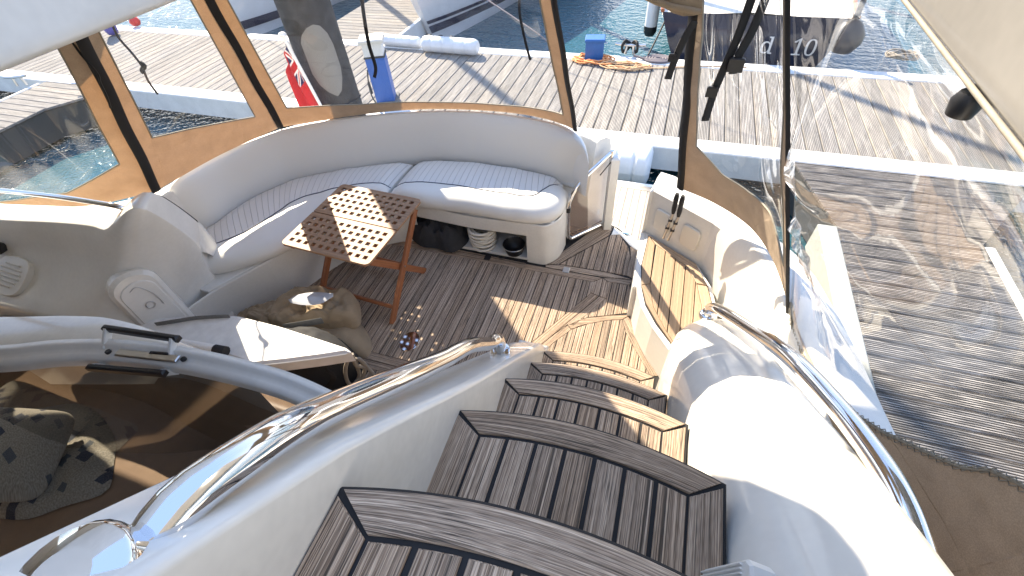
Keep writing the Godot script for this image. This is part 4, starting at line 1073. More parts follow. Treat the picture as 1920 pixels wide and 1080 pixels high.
# ---------------------------------------------------------------- cushions
func seat_cushion(label: String, back: Array, pipe: Array, front: Array, n: int) -> void:
	var bc := spl(back, n); var pc := spl(pipe, n); var fc := spl(front, n)
	var puff := noise(2.2, 95, 2)
	var o := thing("seat_cushion", label, "cushion")
	o.set_meta("group", "bench seat cushions")
	var ins := []; var brd := []; var pipe_path := PackedVector3Array()
	for k in n + 1:
		var a := bc[k]; var p := pc[k]; var f := fc[k]
		var e := minf(1.0, minf(k, n - k) / 1.6)
		var pf := puff.get_noise_2d(a.x * 2, a.z * 2) * 0.006
		var lift := func(q: Vector3, h: float) -> Vector3: return Vector3(q.x, lerpf(0.40, h + pf, 0.35 + 0.65 * e), q.z)
		ins.append(PackedVector3Array([lift.call(a, 0.435), lift.call(a.lerp(p, 0.08), 0.458), lift.call(a.lerp(p, 0.3), 0.468), lift.call(a.lerp(p, 0.6), 0.471), lift.call(a.lerp(p, 0.9), 0.466), lift.call(p, 0.461)]))
		pipe_path.append(lift.call(p, 0.463))
		var out := (f - p).normalized()
		brd.append(PackedVector3Array([lift.call(p, 0.461), lift.call(p.lerp(f, 0.15), 0.468), lift.call(p.lerp(f, 0.45), 0.469), lift.call(p.lerp(f, 0.72), 0.460), lift.call(p.lerp(f, 0.90), 0.443), lift.call(f + out * 0.008, 0.415), Vector3(f.x + out.x * 0.012, 0.385, f.z + out.z * 0.012), Vector3(f.x + out.x * 0.006, 0.36, f.z + out.z * 0.006), Vector3(f.x - out.x * 0.01, 0.348, f.z - out.z * 0.01)]))
	var bi := B.new().loft(ins)
	for j in bi.t.size(): bi.t[j] = Vector2(bi.t[j].y / 0.042, bi.t[j].x)
	part(o, "ribbed_insert", bi, M.ribbed)
	var bb := B.new().loft(brd)
	for q in [0, n]:
		var ring := PackedVector3Array()
		for p in ins[q]: ring.append(p)
		for p in brd[q]: ring.append(p)
		ring.append(Vector3(bc[q].x, 0.35, bc[q].z))
		bb.cap(ring, q == 0)
	part(o, "border", bb, M.vinyl)
	part(o, "piping", B.new().tube(pipe_path, 0.0035, 6), M.piping)

func build_cushions() -> void:
	seat_cushion("left bench cushion curving round behind the folding table", [Vector3(-2.728, 0.455, -1.461), Vector3(-2.668, 0.455, -1.592), Vector3(-2.647, 0.455, -1.816), Vector3(-2.538, 0.455, -2.04), Vector3(-2.417, 0.455, -2.184), Vector3(-2.113, 0.455, -2.373), Vector3(-1.711, 0.455, -2.556)], [Vector3(-2.58, 0.465, -1.341), Vector3(-2.441, 0.465, -1.457), Vector3(-2.347, 0.465, -1.657), Vector3(-2.272, 0.465, -1.915), Vector3(-2.152, 0.465, -2.037), Vector3(-1.937, 0.465, -2.184), Vector3(-1.726, 0.465, -2.239)], [Vector3(-2.528, 0.36, -1.241), Vector3(-2.446, 0.36, -1.243), Vector3(-2.315, 0.36, -1.33), Vector3(-2.198, 0.36, -1.438), Vector3(-2.078, 0.36, -1.606), Vector3(-2.014, 0.36, -1.751), Vector3(-1.946, 0.36, -1.904), Vector3(-1.846, 0.36, -2.091), Vector3(-1.725, 0.36, -2.164)], 44)
	seat_cushion("right bench cushion beside the open gate with sun on its front", [Vector3(-1.687, 0.455, -2.561), Vector3(-1.325, 0.455, -2.641), Vector3(-0.874, 0.455, -2.635), Vector3(-0.561, 0.455, -2.553)], [Vector3(-1.699, 0.465, -2.251), Vector3(-1.406, 0.465, -2.319), Vector3(-1.054, 0.465, -2.317), Vector3(-0.737, 0.465, -2.318), Vector3(-0.666, 0.465, -2.401), Vector3(-0.594, 0.465, -2.536)], [Vector3(-1.698, 0.36, -2.17), Vector3(-1.466, 0.36, -2.163), Vector3(-1.114, 0.36, -2.176), Vector3(-0.81, 0.36, -2.169), Vector3(-0.635, 0.36, -2.189), Vector3(-0.549, 0.36, -2.244), Vector3(-0.509, 0.36, -2.345), Vector3(-0.517, 0.36, -2.486)], 30)
	# backrest in one curved piece
	var n := 64
	var inner := spl([Vector3(-2.722, 0.45, -1.479), Vector3(-2.675, 0.45, -1.596), Vector3(-2.654, 0.45, -1.821), Vector3(-2.545, 0.45, -2.046), Vector3(-2.423, 0.45, -2.19), Vector3(-2.119, 0.45, -2.379), Vector3(-1.694, 0.45, -2.59), Vector3(-1.335, 0.45, -2.662), Vector3(-0.88, 0.45, -2.655), Vector3(-0.632, 0.45, -2.596), Vector3(-0.507, 0.45, -2.573)], n)
	var outer := spl([Vector3(-2.756, 0.79, -1.47), Vector3(-2.767, 0.79, -1.603), Vector3(-2.704, 0.79, -1.852), Vector3(-2.566, 0.79, -2.098), Vector3(-2.387, 0.79, -2.325), Vector3(-2.103, 0.79, -2.49), Vector3(-1.721, 0.79, -2.644), Vector3(-1.352, 0.79, -2.731), Vector3(-0.97, 0.79, -2.751), Vector3(-0.625, 0.79, -2.695), Vector3(-0.485, 0.79, -2.612), Vector3(-0.364, 0.79, -2.39)], n)
	var o := thing("backrest_cushion", "long curved cream backrest cushion along the stern bench", "cushion")
	var rows := []
	for k in n + 1:
		var a := inner[k]; var b := outer[k]
		a.y = 0; b.y = 0
		var d := outer[mini(k + 1, n)] - outer[maxi(k - 1, 0)]
		var out := Vector3(d.z, 0, -d.x).normalized()
		if out.dot(b - Vector3(-1.4, 0, -1.2)) < 0: out = -out
		var e := minf(1.0, sqrt(minf(k, n - k) / 3.0))
		var hgt := lerpf(0.55, 1.0, e)
		var sec := PackedVector3Array()
		var tuck := out * -0.10 * 1.0
		for q in [[0.0, 0.40], [0.0, 0.46], [-0.04, 0.53], [0.0, 0.60], [0.12, 0.67], [0.25, 0.725], [0.42, 0.76], [0.62, 0.785], [0.80, 0.79], [0.95, 0.78], [1.05, 0.75], [1.08, 0.70], [1.0, 0.45]]:
			var p := a.lerp(b, q[0] * lerpf(0.8, 1.0, e) + (1.0 - e) * 0.1)
			sec.append(Vector3(p.x, lerpf(0.45, q[1], lerpf(0.82, 1.0, e)), p.z))
		rows.append(sec)
	part(o, "pad", B.new().loft(rows, true, true), M.vinyl)
	var seam := PackedVector3Array(); var seam2 := PackedVector3Array()
	for k in range(2, n - 1):
		seam.append(rows[k][7] + Vector3(0, 0.001, 0))
	part(o, "piping", B.new().tube(seam, 0.0028, 6), M.vinyl)

# ---------------------------------------------------------------- folding table
func grating_leaf(x0: float, x1: float, z0: float, z1: float, y0: float, y1: float, nx: int, nz: int, round0: bool) -> B:
	# solid leaf with nx * nz square holes; corners on the outer long edge are rounded
	var b := B.new()
	var pitch := 0.0515; var hole := 0.028
	var xs := [x0]; var zs := [z0]
	var mx := ((x1 - x0) - (nx - 1) * pitch) / 2.0; var mz := ((z1 - z0) - (nz - 1) * pitch) / 2.0
	for k in nx:
		xs.append(x0 + mx + k * pitch - hole / 2.0); xs.append(x0 + mx + k * pitch + hole / 2.0)
	for k in nz:
		zs.append(z0 + mz + k * pitch - hole / 2.0); zs.append(z0 + mz + k * pitch + hole / 2.0)
	xs.append(x1); zs.append(z1)
	var q := func(a: Vector3, c: Vector3, d: Vector3, e: Vector3): b.quad(a, c, d, e, Vector2(a.z, a.x), Vector2(c.z, c.x), Vector2(d.z, d.x), Vector2(e.z, e.x))
	var r := 0.03
	for i in xs.size() - 1:
		for j in zs.size() - 1:
			var a: float = xs[i]; var c: float = xs[i + 1]; var d: float = zs[j]; var e: float = zs[j + 1]
			if i % 2 == 1 and j % 2 == 1:
				q.call(Vector3(a, y1, d), Vector3(a, y1, e), Vector3(a, y0, e), Vector3(a, y0, d))
				q.call(Vector3(c, y1, e), Vector3(c, y1, d), Vector3(c, y0, d), Vector3(c, y0, e))
				q.call(Vector3(c, y1, d), Vector3(a, y1, d), Vector3(a, y0, d), Vector3(c, y0, d))
				q.call(Vector3(a, y1, e), Vector3(c, y1, e), Vector3(c, y0, e), Vector3(a, y0, e))
				continue
			var cx := i == 0 or i == xs.size() - 2
			var corner := cx and ((round0 and j == 0) or (not round0 and j == zs.size() - 2))
			if not corner:
				q.call(Vector3(a, y1, d), Vector3(c, y1, d), Vector3(c, y1, e), Vector3(a, y1, e))
				q.call(Vector3(a, y0, e), Vector3(c, y0, e), Vector3(c, y0, d), Vector3(a, y0, d))
				if i == 0: q.call(Vector3(a, y1, d), Vector3(a, y1, e), Vector3(a, y0, e), Vector3(a, y0, d))
				if i == xs.size() - 2: q.call(Vector3(c, y1, e), Vector3(c, y1, d), Vector3(c, y0, d), Vector3(c, y0, e))
				if j == 0: q.call(Vector3(c, y1, d), Vector3(a, y1, d), Vector3(a, y0, d), Vector3(c, y0, d))
				if j == zs.size() - 2: q.call(Vector3(a, y1, e), Vector3(c, y1, e), Vector3(c, y0, e), Vector3(a, y0, e))
			else:
				var ox := a if i == 0 else c; var ix2 := c if i == 0 else a
				var oz := d if round0 else e; var iz := e if round0 else d
				var sx := signf(ix2 - ox); var sz := signf(iz - oz)
				var pg := PackedVector2Array([Vector2(ix2, iz), Vector2(ox, iz)])
				for k in 7:
					var t := PI / 2.0 * k / 6.0
					pg.append(Vector2(ox + sx * r * (1.0 - cos(t)), oz + sz * r * (1.0 - sin(t))))
				pg.append(Vector2(ix2, oz))
				b.prism(pg, y0, y1, 0.0005, Vector2(1, 0))
	return b

func build_table() -> void:
	var t := thing("folding_table", "low teak folding table with grated top standing in front of the bench", "table", Vector3(-1.67, 0, -1.725), deg_to_rad(-3.3))
	part(t, "leaf", grating_leaf(-0.305, 0.305, -0.31, -0.004, 0.535, 0.55, 11, 5, true), M.table_wood)
	part(t, "leaf", grating_leaf(-0.305, 0.305, 0.004, 0.31, 0.535, 0.55, 11, 5, false), M.table_wood)
	for x in [-0.25, 0.25]:
		part(t, "bearer", B.new().beam(Vector3(x, 0.519, -0.28), Vector3(x, 0.519, 0.29), 0.024, 0.03, Vector3.UP), M.leg_wood)
	for sx in [-1, 1]:
		part(t, "leg", B.new().beam(Vector3(0.285 * sx, 0.0, 0.29), Vector3(0.285 * sx, 0.52, -0.24), 0.022, 0.042, Vector3(0, 1, 0.8)), M.leg_wood)
		part(t, "leg", B.new().beam(Vector3(0.258 * sx, 0.0, -0.20), Vector3(0.258 * sx, 0.50, 0.24), 0.022, 0.042, Vector3(0, 1, -0.8)), M.leg_wood)
	part(t, "stretcher", B.new().beam(Vector3(-0.285, 0.075, 0.215), Vector3(0.285, 0.075, 0.215), 0.042, 0.020, Vector3(0, 0.7, -0.7)), M.leg_wood)
	part(t, "stretcher", B.new().beam(Vector3(-0.258, 0.09, -0.12), Vector3(0.258, 0.09, -0.12), 0.042, 0.020, Vector3(0, 0.7, 0.7)), M.leg_wood)
	for sx in [-1, 1]:
		part(t, "pivot", B.new().tube([Vector3(0.296 * sx, 0.265, 0.02), Vector3(0.30 * sx, 0.265, 0.02)], 0.006, 8), M.steel_dull)

# ---------------------------------------------------------------- loose things in the cockpit
func draped(outline: Array, h: Callable, n: int, m: int) -> B:
	# cloth heap: rings from the rim on the floor to the middle
	var rim := spl(outline + [outline[0]], n)
	var c := Vector3.ZERO
	for p in rim: c += p
	c /= rim.size()
	var rows := []
	for j in m + 1:
		var f := 1.0 - float(j) / m
		var ring := PackedVector3Array()
		for k in n:
			var p := c.lerp(rim[k], f)
			ring.append(Vector3(p.x, h.call(f, TAU * k / n, p), p.z))
		rows.append(ring)
	return B.new().loft(rows, true, true)

func build_cockpit_things() -> void:
	# loose white pad
	var top := P2([-2.549, -0.769, -2.537, -0.811, -2.332, -0.881, -2.014, -0.978, -1.732, -0.979, -1.453, -0.963, -1.289, -0.953, -1.258, -0.939, -1.392, -0.872, -1.559, -0.796, -1.705, -0.736, -1.81, -0.743, -2.022, -0.751, -2.304, -0.743])
	var pd := thing("loose_pad", "flat white seat pad lying loose by the saloon doors", "cushion")
	part(pd, "cover", B.new().prism(top, 0.335, 0.42, 0.014), M.pad)
	var seam := PackedVector3Array()
	for p in top: seam.append(Vector3(p.x, 0.404, p.y))
	part(pd, "piping", B.new().tube(spread(seam, 60), 0.004, 6), M.pad)
	strap(pd, [Vector3(-2.386, 0.43, -0.801), Vector3(-2.286, 0.435, -0.847), Vector3(-2.19, 0.432, -0.898), Vector3(-2.024, 0.43, -0.956)], 0.012, 0.002, M.grey_web)
	var ft := thing("rolled_tube", "cream roll with a black end lying on the white pad", "roll")
	part(ft, "sleeve", B.new().tube([Vector3(-2.198, 0.445, -0.725), Vector3(-1.919, 0.445, -0.751)], 0.024, 12), M.pad)
	part(ft, "end_cap", B.new().tube([Vector3(-1.922, 0.445, -0.75), Vector3(-1.858, 0.445, -0.755)], 0.026, 12), M.black_soft)
	# dark bag under the pad
	var hb := noise(3.0, 101, 3)
	var bag := thing("dark_bag", "black holdall with straps under the loose white pad", "bag")
	part(bag, "body", draped([Vector3(-2.054, 0, -0.852), Vector3(-1.929, 0, -1.046), Vector3(-1.624, 0, -1.171), Vector3(-1.381, 0, -1.08), Vector3(-1.417, 0, -0.958), Vector3(-1.639, 0, -0.754), Vector3(-1.962, 0, -0.696)], func(f, a, p): return 0.31 * (1.0 - pow(f, 6.0)) + hb.get_noise_3d(p.x * 3, p.z * 3, 0) * 0.03, 40, 10), M.black_soft)
	strap(bag, [Vector3(-1.408, 0.3, -0.876), Vector3(-1.371, 0.25, -0.852), Vector3(-1.471, 0.12, -0.819), Vector3(-1.499, 0.1, -0.772)], 0.014, 0.003)
	var rope := thing("mooring_rope", "grey-brown rope hanging in loops beside the black holdall", "rope")
	part(rope, "rope", B.new().tube(spl([Vector3(-1.33, 0.3, -0.972), Vector3(-1.364, 0.22, -0.94), Vector3(-1.397, 0.1, -0.931), Vector3(-1.394, 0.03, -0.939), Vector3(-1.365, 0.06, -0.99), Vector3(-1.339, 0.2, -0.996), Vector3(-1.315, 0.24, -1.003), Vector3(-1.319, 0.1, -1.031), Vector3(-1.31, 0.02, -1.03), Vector3(-1.345, 0.012, -0.964), Vector3(-1.406, 0.012, -0.925)], 60), 0.011, 8), M.pale_rope)
	part(rope, "rope", B.new().tube(spl([Vector3(-1.324, 0.3, -0.988), Vector3(-1.329, 0.2, -0.981), Vector3(-1.325, 0.12, -1.017), Vector3(-1.37, 0.02, -0.988), Vector3(-1.426, 0.012, -0.912), Vector3(-1.487, 0.012, -0.853)], 50), 0.011, 8), M.pale_rope)
	# folded canvas cover with a clear panel
	var fold := noise(1.6, 103, 3)
	var cv := thing("folded_cover", "crumpled tan canvas cover with a shiny clear panel by the table leg", "cover")
	part(cv, "lower_fold", draped([Vector3(-2.424, 0, -0.993), Vector3(-2.386, 0, -1.253), Vector3(-2.091, 0, -1.38), Vector3(-1.791, 0, -1.436), Vector3(-1.513, 0, -1.307), Vector3(-1.418, 0, -1.155), Vector3(-1.584, 0, -1.109), Vector3(-1.888, 0, -1.098), Vector3(-2.175, 0, -0.998)], func(f, a, p): return 0.15 * (1.0 - pow(f, 5.0)) + fold.get_noise_3d(p.x * 3, p.z * 5, 2.0) * 0.06 * (1.0 - f * f), 60, 16), M.canvas_folded)
	part(cv, "upper_fold", draped([Vector3(-2.061, 0.16, -1.123), Vector3(-2.095, 0.16, -1.227), Vector3(-2.08, 0.16, -1.332), Vector3(-1.989, 0.16, -1.404), Vector3(-1.819, 0.16, -1.453), Vector3(-1.694, 0.16, -1.476), Vector3(-1.628, 0.16, -1.452), Vector3(-1.563, 0.16, -1.369), Vector3(-1.527, 0.16, -1.284), Vector3(-1.598, 0.16, -1.231), Vector3(-1.714, 0.16, -1.179), Vector3(-1.862, 0.16, -1.118), Vector3(-1.98, 0.16, -1.094)], func(f, a, p): return 0.10 + 0.15 * pow(maxf(0.0, 1.0 - pow(f, 9.0)), 0.6) + (fold.get_noise_3d(p.x * 5, p.z * 2.5, 5.0) * 0.05 + absf(fold.get_noise_3d(p.x * 3, p.z * 7, 9.0)) * -0.05) * (1.0 - pow(f, 6.0)), 72, 24), M.canvas_folded)
	part(cv, "side_fold", draped([Vector3(-2.345, 0.12, -1.043), Vector3(-2.311, 0.12, -1.149), Vector3(-2.22, 0.12, -1.242), Vector3(-2.12, 0.12, -1.329), Vector3(-2.033, 0.12, -1.269), Vector3(-2.028, 0.12, -1.155), Vector3(-2.144, 0.12, -1.098)], func(f, a, p): return 0.06 + 0.10 * pow(maxf(0.0, 1.0 - pow(f, 5.0)), 0.6) + absf(fold.get_noise_3d(p.x * 4, p.z * 9, 3.0)) * 0.06 * (1.0 - pow(f, 6.0)), 48, 16), M.canvas_folded)
	var film := B.new()
	var fr := []
	var fa := [Vector3(-1.928, 0.28, -1.237), Vector3(-1.871, 0.3, -1.278), Vector3(-1.776, 0.31, -1.312), Vector3(-1.659, 0.3, -1.343)]; var fb := [Vector3(-1.886, 0.29, -1.214), Vector3(-1.783, 0.305, -1.211), Vector3(-1.69, 0.31, -1.24), Vector3(-1.654, 0.3, -1.318)]
	var ca := spl(fa, 14); var cb := spl(fb, 14)
	for k in 15: fr.append(PackedVector3Array([ca[k], ca[k].lerp(cb[k], 0.5) + Vector3(0, 0.014, 0), cb[k]]))
	var gloss := mat(C(0.45, 0.47, 0.52), 0.09)
	part(cv, "clear_panel", film.loft(fr), gloss)
	strap(cv, [Vector3(-1.855, 0.24, -1.077), Vector3(-1.742, 0.255, -1.12), Vector3(-1.648, 0.255, -1.17)], 0.022, 0.002, M.grey_web)
	# under the bench
	var bd := noise(5.0, 105, 3)
	single("grey_bundle", draped([Vector3(-1.644, 0.02, -2.186), Vector3(-1.622, 0.02, -2.326), Vector3(-1.476, 0.02, -2.408), Vector3(-1.304, 0.02, -2.404), Vector3(-1.207, 0.02, -2.295), Vector3(-1.214, 0.02, -2.184), Vector3(-1.281, 0.02, -2.108), Vector3(-1.395, 0.02, -2.126), Vector3(-1.522, 0.02, -2.118)], func(f, a, p): return 0.02 + (0.17 + 0.07 * bd.get_noise_2d(cos(a) * 0.4, sin(a) * 0.4)) * pow(1.0 - pow(f, 4.0), 0.6) + bd.get_noise_3d(p.x * 3, p.z * 3, 0) * 0.09 * (1.0 - f * f), 48, 16), M.charcoal, "dark grey fabric bundle stuffed under the bench", "bundle")
	var coil := thing("hose_coil", "coil of cream water hose in the locker under the bench", "hose", Vector3(-1.072, 0.03, -2.22) + Vector3(0, 0, -0.03))
	var turns := PackedVector3Array()
	for k in 260:
		var a := TAU * k / 26.0
		var rr := 0.082 + 0.012 * sin(k * 0.37) + 0.006 * sin(k * 0.11)
		turns.append(Vector3(cos(a) * rr, 0.012 + 0.0165 * (k / 26.0) + 0.003 * sin(k * 0.5), sin(a) * rr))
	part(coil, "hose", B.new().tube(turns, 0.0095, 8), M.hose)
	part(coil, "fitting", B.new().tube([Vector3(0.02, 0.19, 0.02), Vector3(-0.04, 0.185, 0.05)], 0.017, 10), M.black)
	var bowl := thing("pet_bowl", "small black bowl standing in the open locker under the bench", "bowl", Vector3(-0.831, 0.022, -2.22) + Vector3(0, 0, -0.01))
	part(bowl, "shell", B.new().lathe([[0.052, 0.0], [0.058, 0.004], [0.075, 0.06], [0.082, 0.075], [0.079, 0.078], [0.070, 0.062], [0.052, 0.012], [0.0, 0.010]], Vector3.ZERO, 32), M.black)
	part(bowl, "rim", B.new().tube(range(28).map(func(k): return Vector3(cos(TAU * k / 28.0) * 0.081, 0.076, sin(TAU * k / 28.0) * 0.081)), 0.003, 6, false, true), M.steel_dull)
	single("cord_scrap", B.new().tube(spl([Vector3(-0.961, 0.028, -2.14), Vector3(-0.936, 0.03, -2.15), Vector3(-0.908, 0.028, -2.137), Vector3(-0.878, 0.028, -2.144)], 14), 0.004, 6), M.black, "short black cord lying beside the black bowl", "cord")
	# two deck tools with black grips leaning on the corner locker
	var tools := [[ Vector3(0.141, 0.361, -2.231), Vector3(0.161, 0.564, -2.217), Vector3(0.157, 0.699, -2.22), "left"], [ Vector3(0.17, 0.367, -2.212), Vector3(0.192, 0.563, -2.197), Vector3(0.188, 0.704, -2.199), "right"]]
	for q in tools:
		var tl := thing("deck_tool", "%s one of the two black-gripped rods on the corner locker" % q[3], "tool")
		tl.set_meta("group", "black-gripped rods on the locker")
		part(tl, "rod", B.new().tube([q[0], q[1]], 0.009, 10), M.steel_dull)
		part(tl, "grip", B.new().tube(spread(PackedVector3Array([q[1], q[2]]), 6), [0.009, 0.013, 0.014, 0.012, 0.014, 0.014, 0.010], 12), M.black_soft)
		part(tl, "clip", B.new().box((q[0] as Vector3).lerp(q[1], 0.45), Vector3(0.024, 0.014, 0.024), 0.004), M.black)
		part(tl, "clip", B.new().box((q[0] as Vector3).lerp(q[1], 0.75), Vector3(0.024, 0.014, 0.024), 0.004), M.black)
	# printed throw and pillow in the saloon
	var wrn := noise(2.0, 107, 3)
	var th := draped([Vector3(-2.766, 0.11, 0.202), Vector3(-2.473, 0.11, 0.15), Vector3(-2.33, 0.11, 0.046), Vector3(-2.189, 0.11, -0.067), Vector3(-2.273, 0.11, -0.18), Vector3(-2.38, 0.11, -0.277), Vector3(-2.578, 0.11, -0.359), Vector3(-2.781, 0.11, -0.376), Vector3(-2.953, 0.11, -0.3), Vector3(-3.111, 0.11, -0.231), Vector3(-3.256, 0.11, -0.099)], func(f, a, p): return 0.112 + 0.055 * (1.0 - pow(f, 8.0)) + wrn.get_noise_3d(p.x * 3, p.z * 3, 0) * 0.03 * (1.0 - pow(f, 6.0)), 60, 16)
	for j in th.t.size(): th.t[j] = Vector2(th.v[j].x, th.v[j].z)
	single("printed_throw", th, M.throw, "patchwork-printed cotton throw on the saloon settee", "throw")
	var pw := B.new(); pw.xf = Transform3D(Basis(Vector3(0.2, 0.55, -0.8).normalized(), 0.7).scaled(Vector3(1, 1, 1)), Vector3(-2.637, 0.3, -0.048))
	var prow := []
	for j in 13:
		var a := PI * j / 12.0
		var ring := PackedVector3Array()
		for k in 32:
			var t := TAU * k / 32.0
			var cx := signf(cos(t)) * pow(absf(cos(t)), 0.35); var cz := signf(sin(t)) * pow(absf(sin(t)), 0.35)
			ring.append(Vector3(cx * 0.21 * pow(sin(a), 0.45), cos(a) * 0.075 * (1.0 - 0.5 * pow(maxf(absf(cx), absf(cz)), 3.0) * sin(a)), cz * 0.21 * pow(sin(a), 0.45)))
		prow.append(ring)
	pw.loft(prow, true, true)
	for j in pw.t.size(): pw.t[j] = Vector2(pw.v[j].x * 1.3 + 0.3, pw.v[j].z * 1.3 + pw.v[j].y)
	single("throw_pillow", pw, M.throw, "square printed pillow on the throw at the left edge", "pillow")

# ---------------------------------------------------------------- dock
func build_dock_things() -> void:
	var pile := thing("mooring_pile", "thick dark pile with a pale patch behind the wide window", "pile", Vector3(-3.085, -0.95, -3.60))
	part(pile, "shaft", B.new().lathe([[0.224, -2.0], [0.224, 0.4], [0.222, 1.4], [0.220, 4.3], [0.20, 4.35], [0.0, 4.4]], Vector3.ZERO, 40), M.pile)
	var pr := []
	for q in [[-0.55, 1.60, 1.86], [-0.42, 1.50, 1.92], [-0.2, 1.43, 1.97], [0.05, 1.38, 1.99], [0.25, 1.42, 1.97], [0.42, 1.52, 1.90], [0.5, 1.62, 1.80]]:
		var sec := PackedVector3Array()
		for k in 5: sec.append(Vector3(sin(0.72 + q[0] * 1.15) * 0.2265, lerpf(q[1], q[2], k / 4.0), cos(0.72 + q[0] * 1.15) * 0.2265))
		pr.append(sec)
	part(pile, "patch", B.new().loft(pr), M.pile_patch, "pale scraped patch on the pile")
	part(pile, "line", B.new().tube(range(30).map(func(k): return Vector3(cos(TAU * k / 30.0) * 0.23, 1.28 + 0.02 * sin(TAU * k / 30.0), sin(TAU * k / 30.0) * 0.23)), 0.006, 6, false, true), M.black_web)
	# service pedestal
	var pc := [-3.594645695791361, -0.18581998217846074, -5.15]
	var pdl := thing("power_pedestal", "blue dock pedestal with white band and flat cap", "pedestal", Vector3(pc[0], -0.45, -5.15), deg_to_rad(24))
	part(pdl, "column", B.new().box(Vector3(0, 0.29, 0), Vector3(0.24, 0.58, 0.22), 0.008), M.blue)
	part(pdl, "collar", B.new().box(Vector3(0, 0.585, 0), Vector3(0.262, 0.02, 0.242), 0.006), M.float_dark)
	part(pdl, "lamp_band", B.new().box(Vector3(0, 0.67, 0), Vector3(0.235, 0.15, 0.215), 0.006), M.plastic)
	part(pdl, "cap", B.new().box(Vector3(0, 0.765, 0), Vector3(0.30, 0.045, 0.27), 0.012), M.plate)
	part(pdl, "base", B.new().box(Vector3(0, 0.012, 0), Vector3(0.32, 0.024, 0.30), 0.004), M.concrete)
	part(pdl, "cable", B.new().tube(spl([Vector3(-0.13, 0.44, 0.08), Vector3(-0.16, 0.25, 0.12), Vector3(-0.14, 0.1, 0.17), Vector3(-0.05, 0.035, 0.26), Vector3(0.1, 0.03, 0.3)], 30), 0.009, 6).tube([Vector3(-0.155, 0.30, 0.115), Vector3(-0.145, 0.16, 0.14)], 0.018, 8), M.black)
	# blue bin and ropes at the far edge
	var bc := [-1.1273803083631406, -0.4317293410586447, -6.86]
	var bin := thing("blue_bin", "small blue box on the far dock edge by the orange rope", "box", Vector3(bc[0], -0.442, -6.98), deg_to_rad(8))
	part(bin, "body", B.new().prism(P2([-0.13, -0.10, 0.13, -0.10, 0.13, 0.10, -0.13, 0.10]), 0.0, 0.24, 0.006), M.blue_box)
	part(bin, "lid", B.new().prism(P2([-0.142, -0.112, 0.142, -0.112, 0.142, 0.112, -0.142, 0.112]), 0.24, 0.275, 0.012), M.blue_box)
	part(bin, "handle", B.new().tube(spl([Vector3(0.142, 0.2, -0.03), Vector3(0.175, 0.2, 0.0), Vector3(0.142, 0.2, 0.03)], 8), 0.008, 6), M.steel_dull)
	var mess := func(c: Vector3, rx: float, rz: float, turns: float, seed_: int, lift: float) -> PackedVector3Array:
		var nn := noise(0.9, seed_, 2)
		var p := PackedVector3Array()
		for k in int(turns * 26):
			var a := TAU * k / 26.0
			var w := 0.75 + 0.4 * nn.get_noise_1d(k * 0.12) + 0.12 * sin(a * 0.37)
			p.append(c + Vector3(cos(a) * rx * w + nn.get_noise_1d(k * 0.05 + 50) * rx * 0.35, 0.012 + lift * absf(nn.get_noise_1d(k * 0.2 + 90)), sin(a) * rz * w + nn.get_noise_1d(k * 0.06 + 150) * rz * 0.4))
		return p
	single("orange_rope", B.new().tube(mess.call(Vector3(-1.12, -0.44, -6.863), 0.30, 0.19, 7.0, 3, 0.06), 0.010, 6), M.orange_rope, "orange rope heaped round the small blue box", "rope")
	var sr: PackedVector3Array = mess.call(Vector3(-0.635, -0.44, -6.696), 0.34, 0.13, 8.0, 7, 0.05)
	sr.append_array(spl([Vector3(-0.321, -0.435, -6.698), Vector3(-0.075, -0.435, -6.757), Vector3(0.202, -0.435, -6.839), Vector3(0.479, -0.435, -6.903), Vector3(0.955, -0.435, -6.945)], 20))
	single("tan_rope", B.new().tube(sr, 0.008, 6), M.sand_rope, "light tan rope in a loose tangle right of the blue box", "rope")
	var cl := thing("mooring_cleat", "dock cleat wrapped in black rope behind the doorway", "cleat", Vector3(-0.643, -0.442, -7.182))
	part(cl, "horns", B.new().tube(spl([Vector3(-0.22, 0.13, 0), Vector3(-0.1, 0.12, 0), Vector3(0.1, 0.12, 0), Vector3(0.22, 0.13, 0)], 12), 0.02, 10), M.steel_dull)
	part(cl, "post", B.new().tube([Vector3(-0.06, 0, 0), Vector3(-0.05, 0.12, 0)], 0.024, 10).tube([Vector3(0.06, 0, 0), Vector3(0.05, 0.12, 0)], 0.024, 10), M.steel_dull)
	var wr := PackedVector3Array()
	for k in 120:
		var a := TAU * k / 20.0
		wr.append(Vector3(cos(a * 0.5) * 0.11, 0.10 + 0.075 * sin(a) + 0.01 * sin(k * 0.7), 0.06 * cos(a) + 0.02 * sin(k * 0.31)))
	part(cl, "lashing", B.new().tube(wr, 0.019, 7), M.black_web)
	var gc := PackedVector3Array()
	for k in 110:
		var a := TAU * k / 24.0
		gc.append(Vector3(cos(a) * (0.03 + 0.0016 * k), 0.016, sin(a) * (0.02 + 0.0011 * k)))
	var coil := single("flat_rope_coil", B.new().tube(gc, 0.016, 7), M.grey_rope, "flat dark rope coil on the white dock edge by the cleat", "rope")
	coil.position = Vector3(-0.215, -0.442, -7.032)
	single("mooring_line", B.new().tube(spl([Vector3(-0.565, -0.4, -7.021), Vector3(-0.407, -0.42, -6.982), Vector3(-0.301, -0.42, -6.961)], 10), 0.016, 7), M.grey_rope, "thick dark line from the cleat to the flat coil", "rope")
	# bow line of the navy boat
	single("mooring_line", B.new().tube(spl([Vector3(-0.376, -0.43, -7.052), Vector3(-0.304, -0.342, -7.6), Vector3(-0.218, -0.158, -8), Vector3(-0.152, 0.057, -8.2)], 24), 0.013, 7), M.black_web, "taut dark line rising from the dock to the navy bow", "rope")
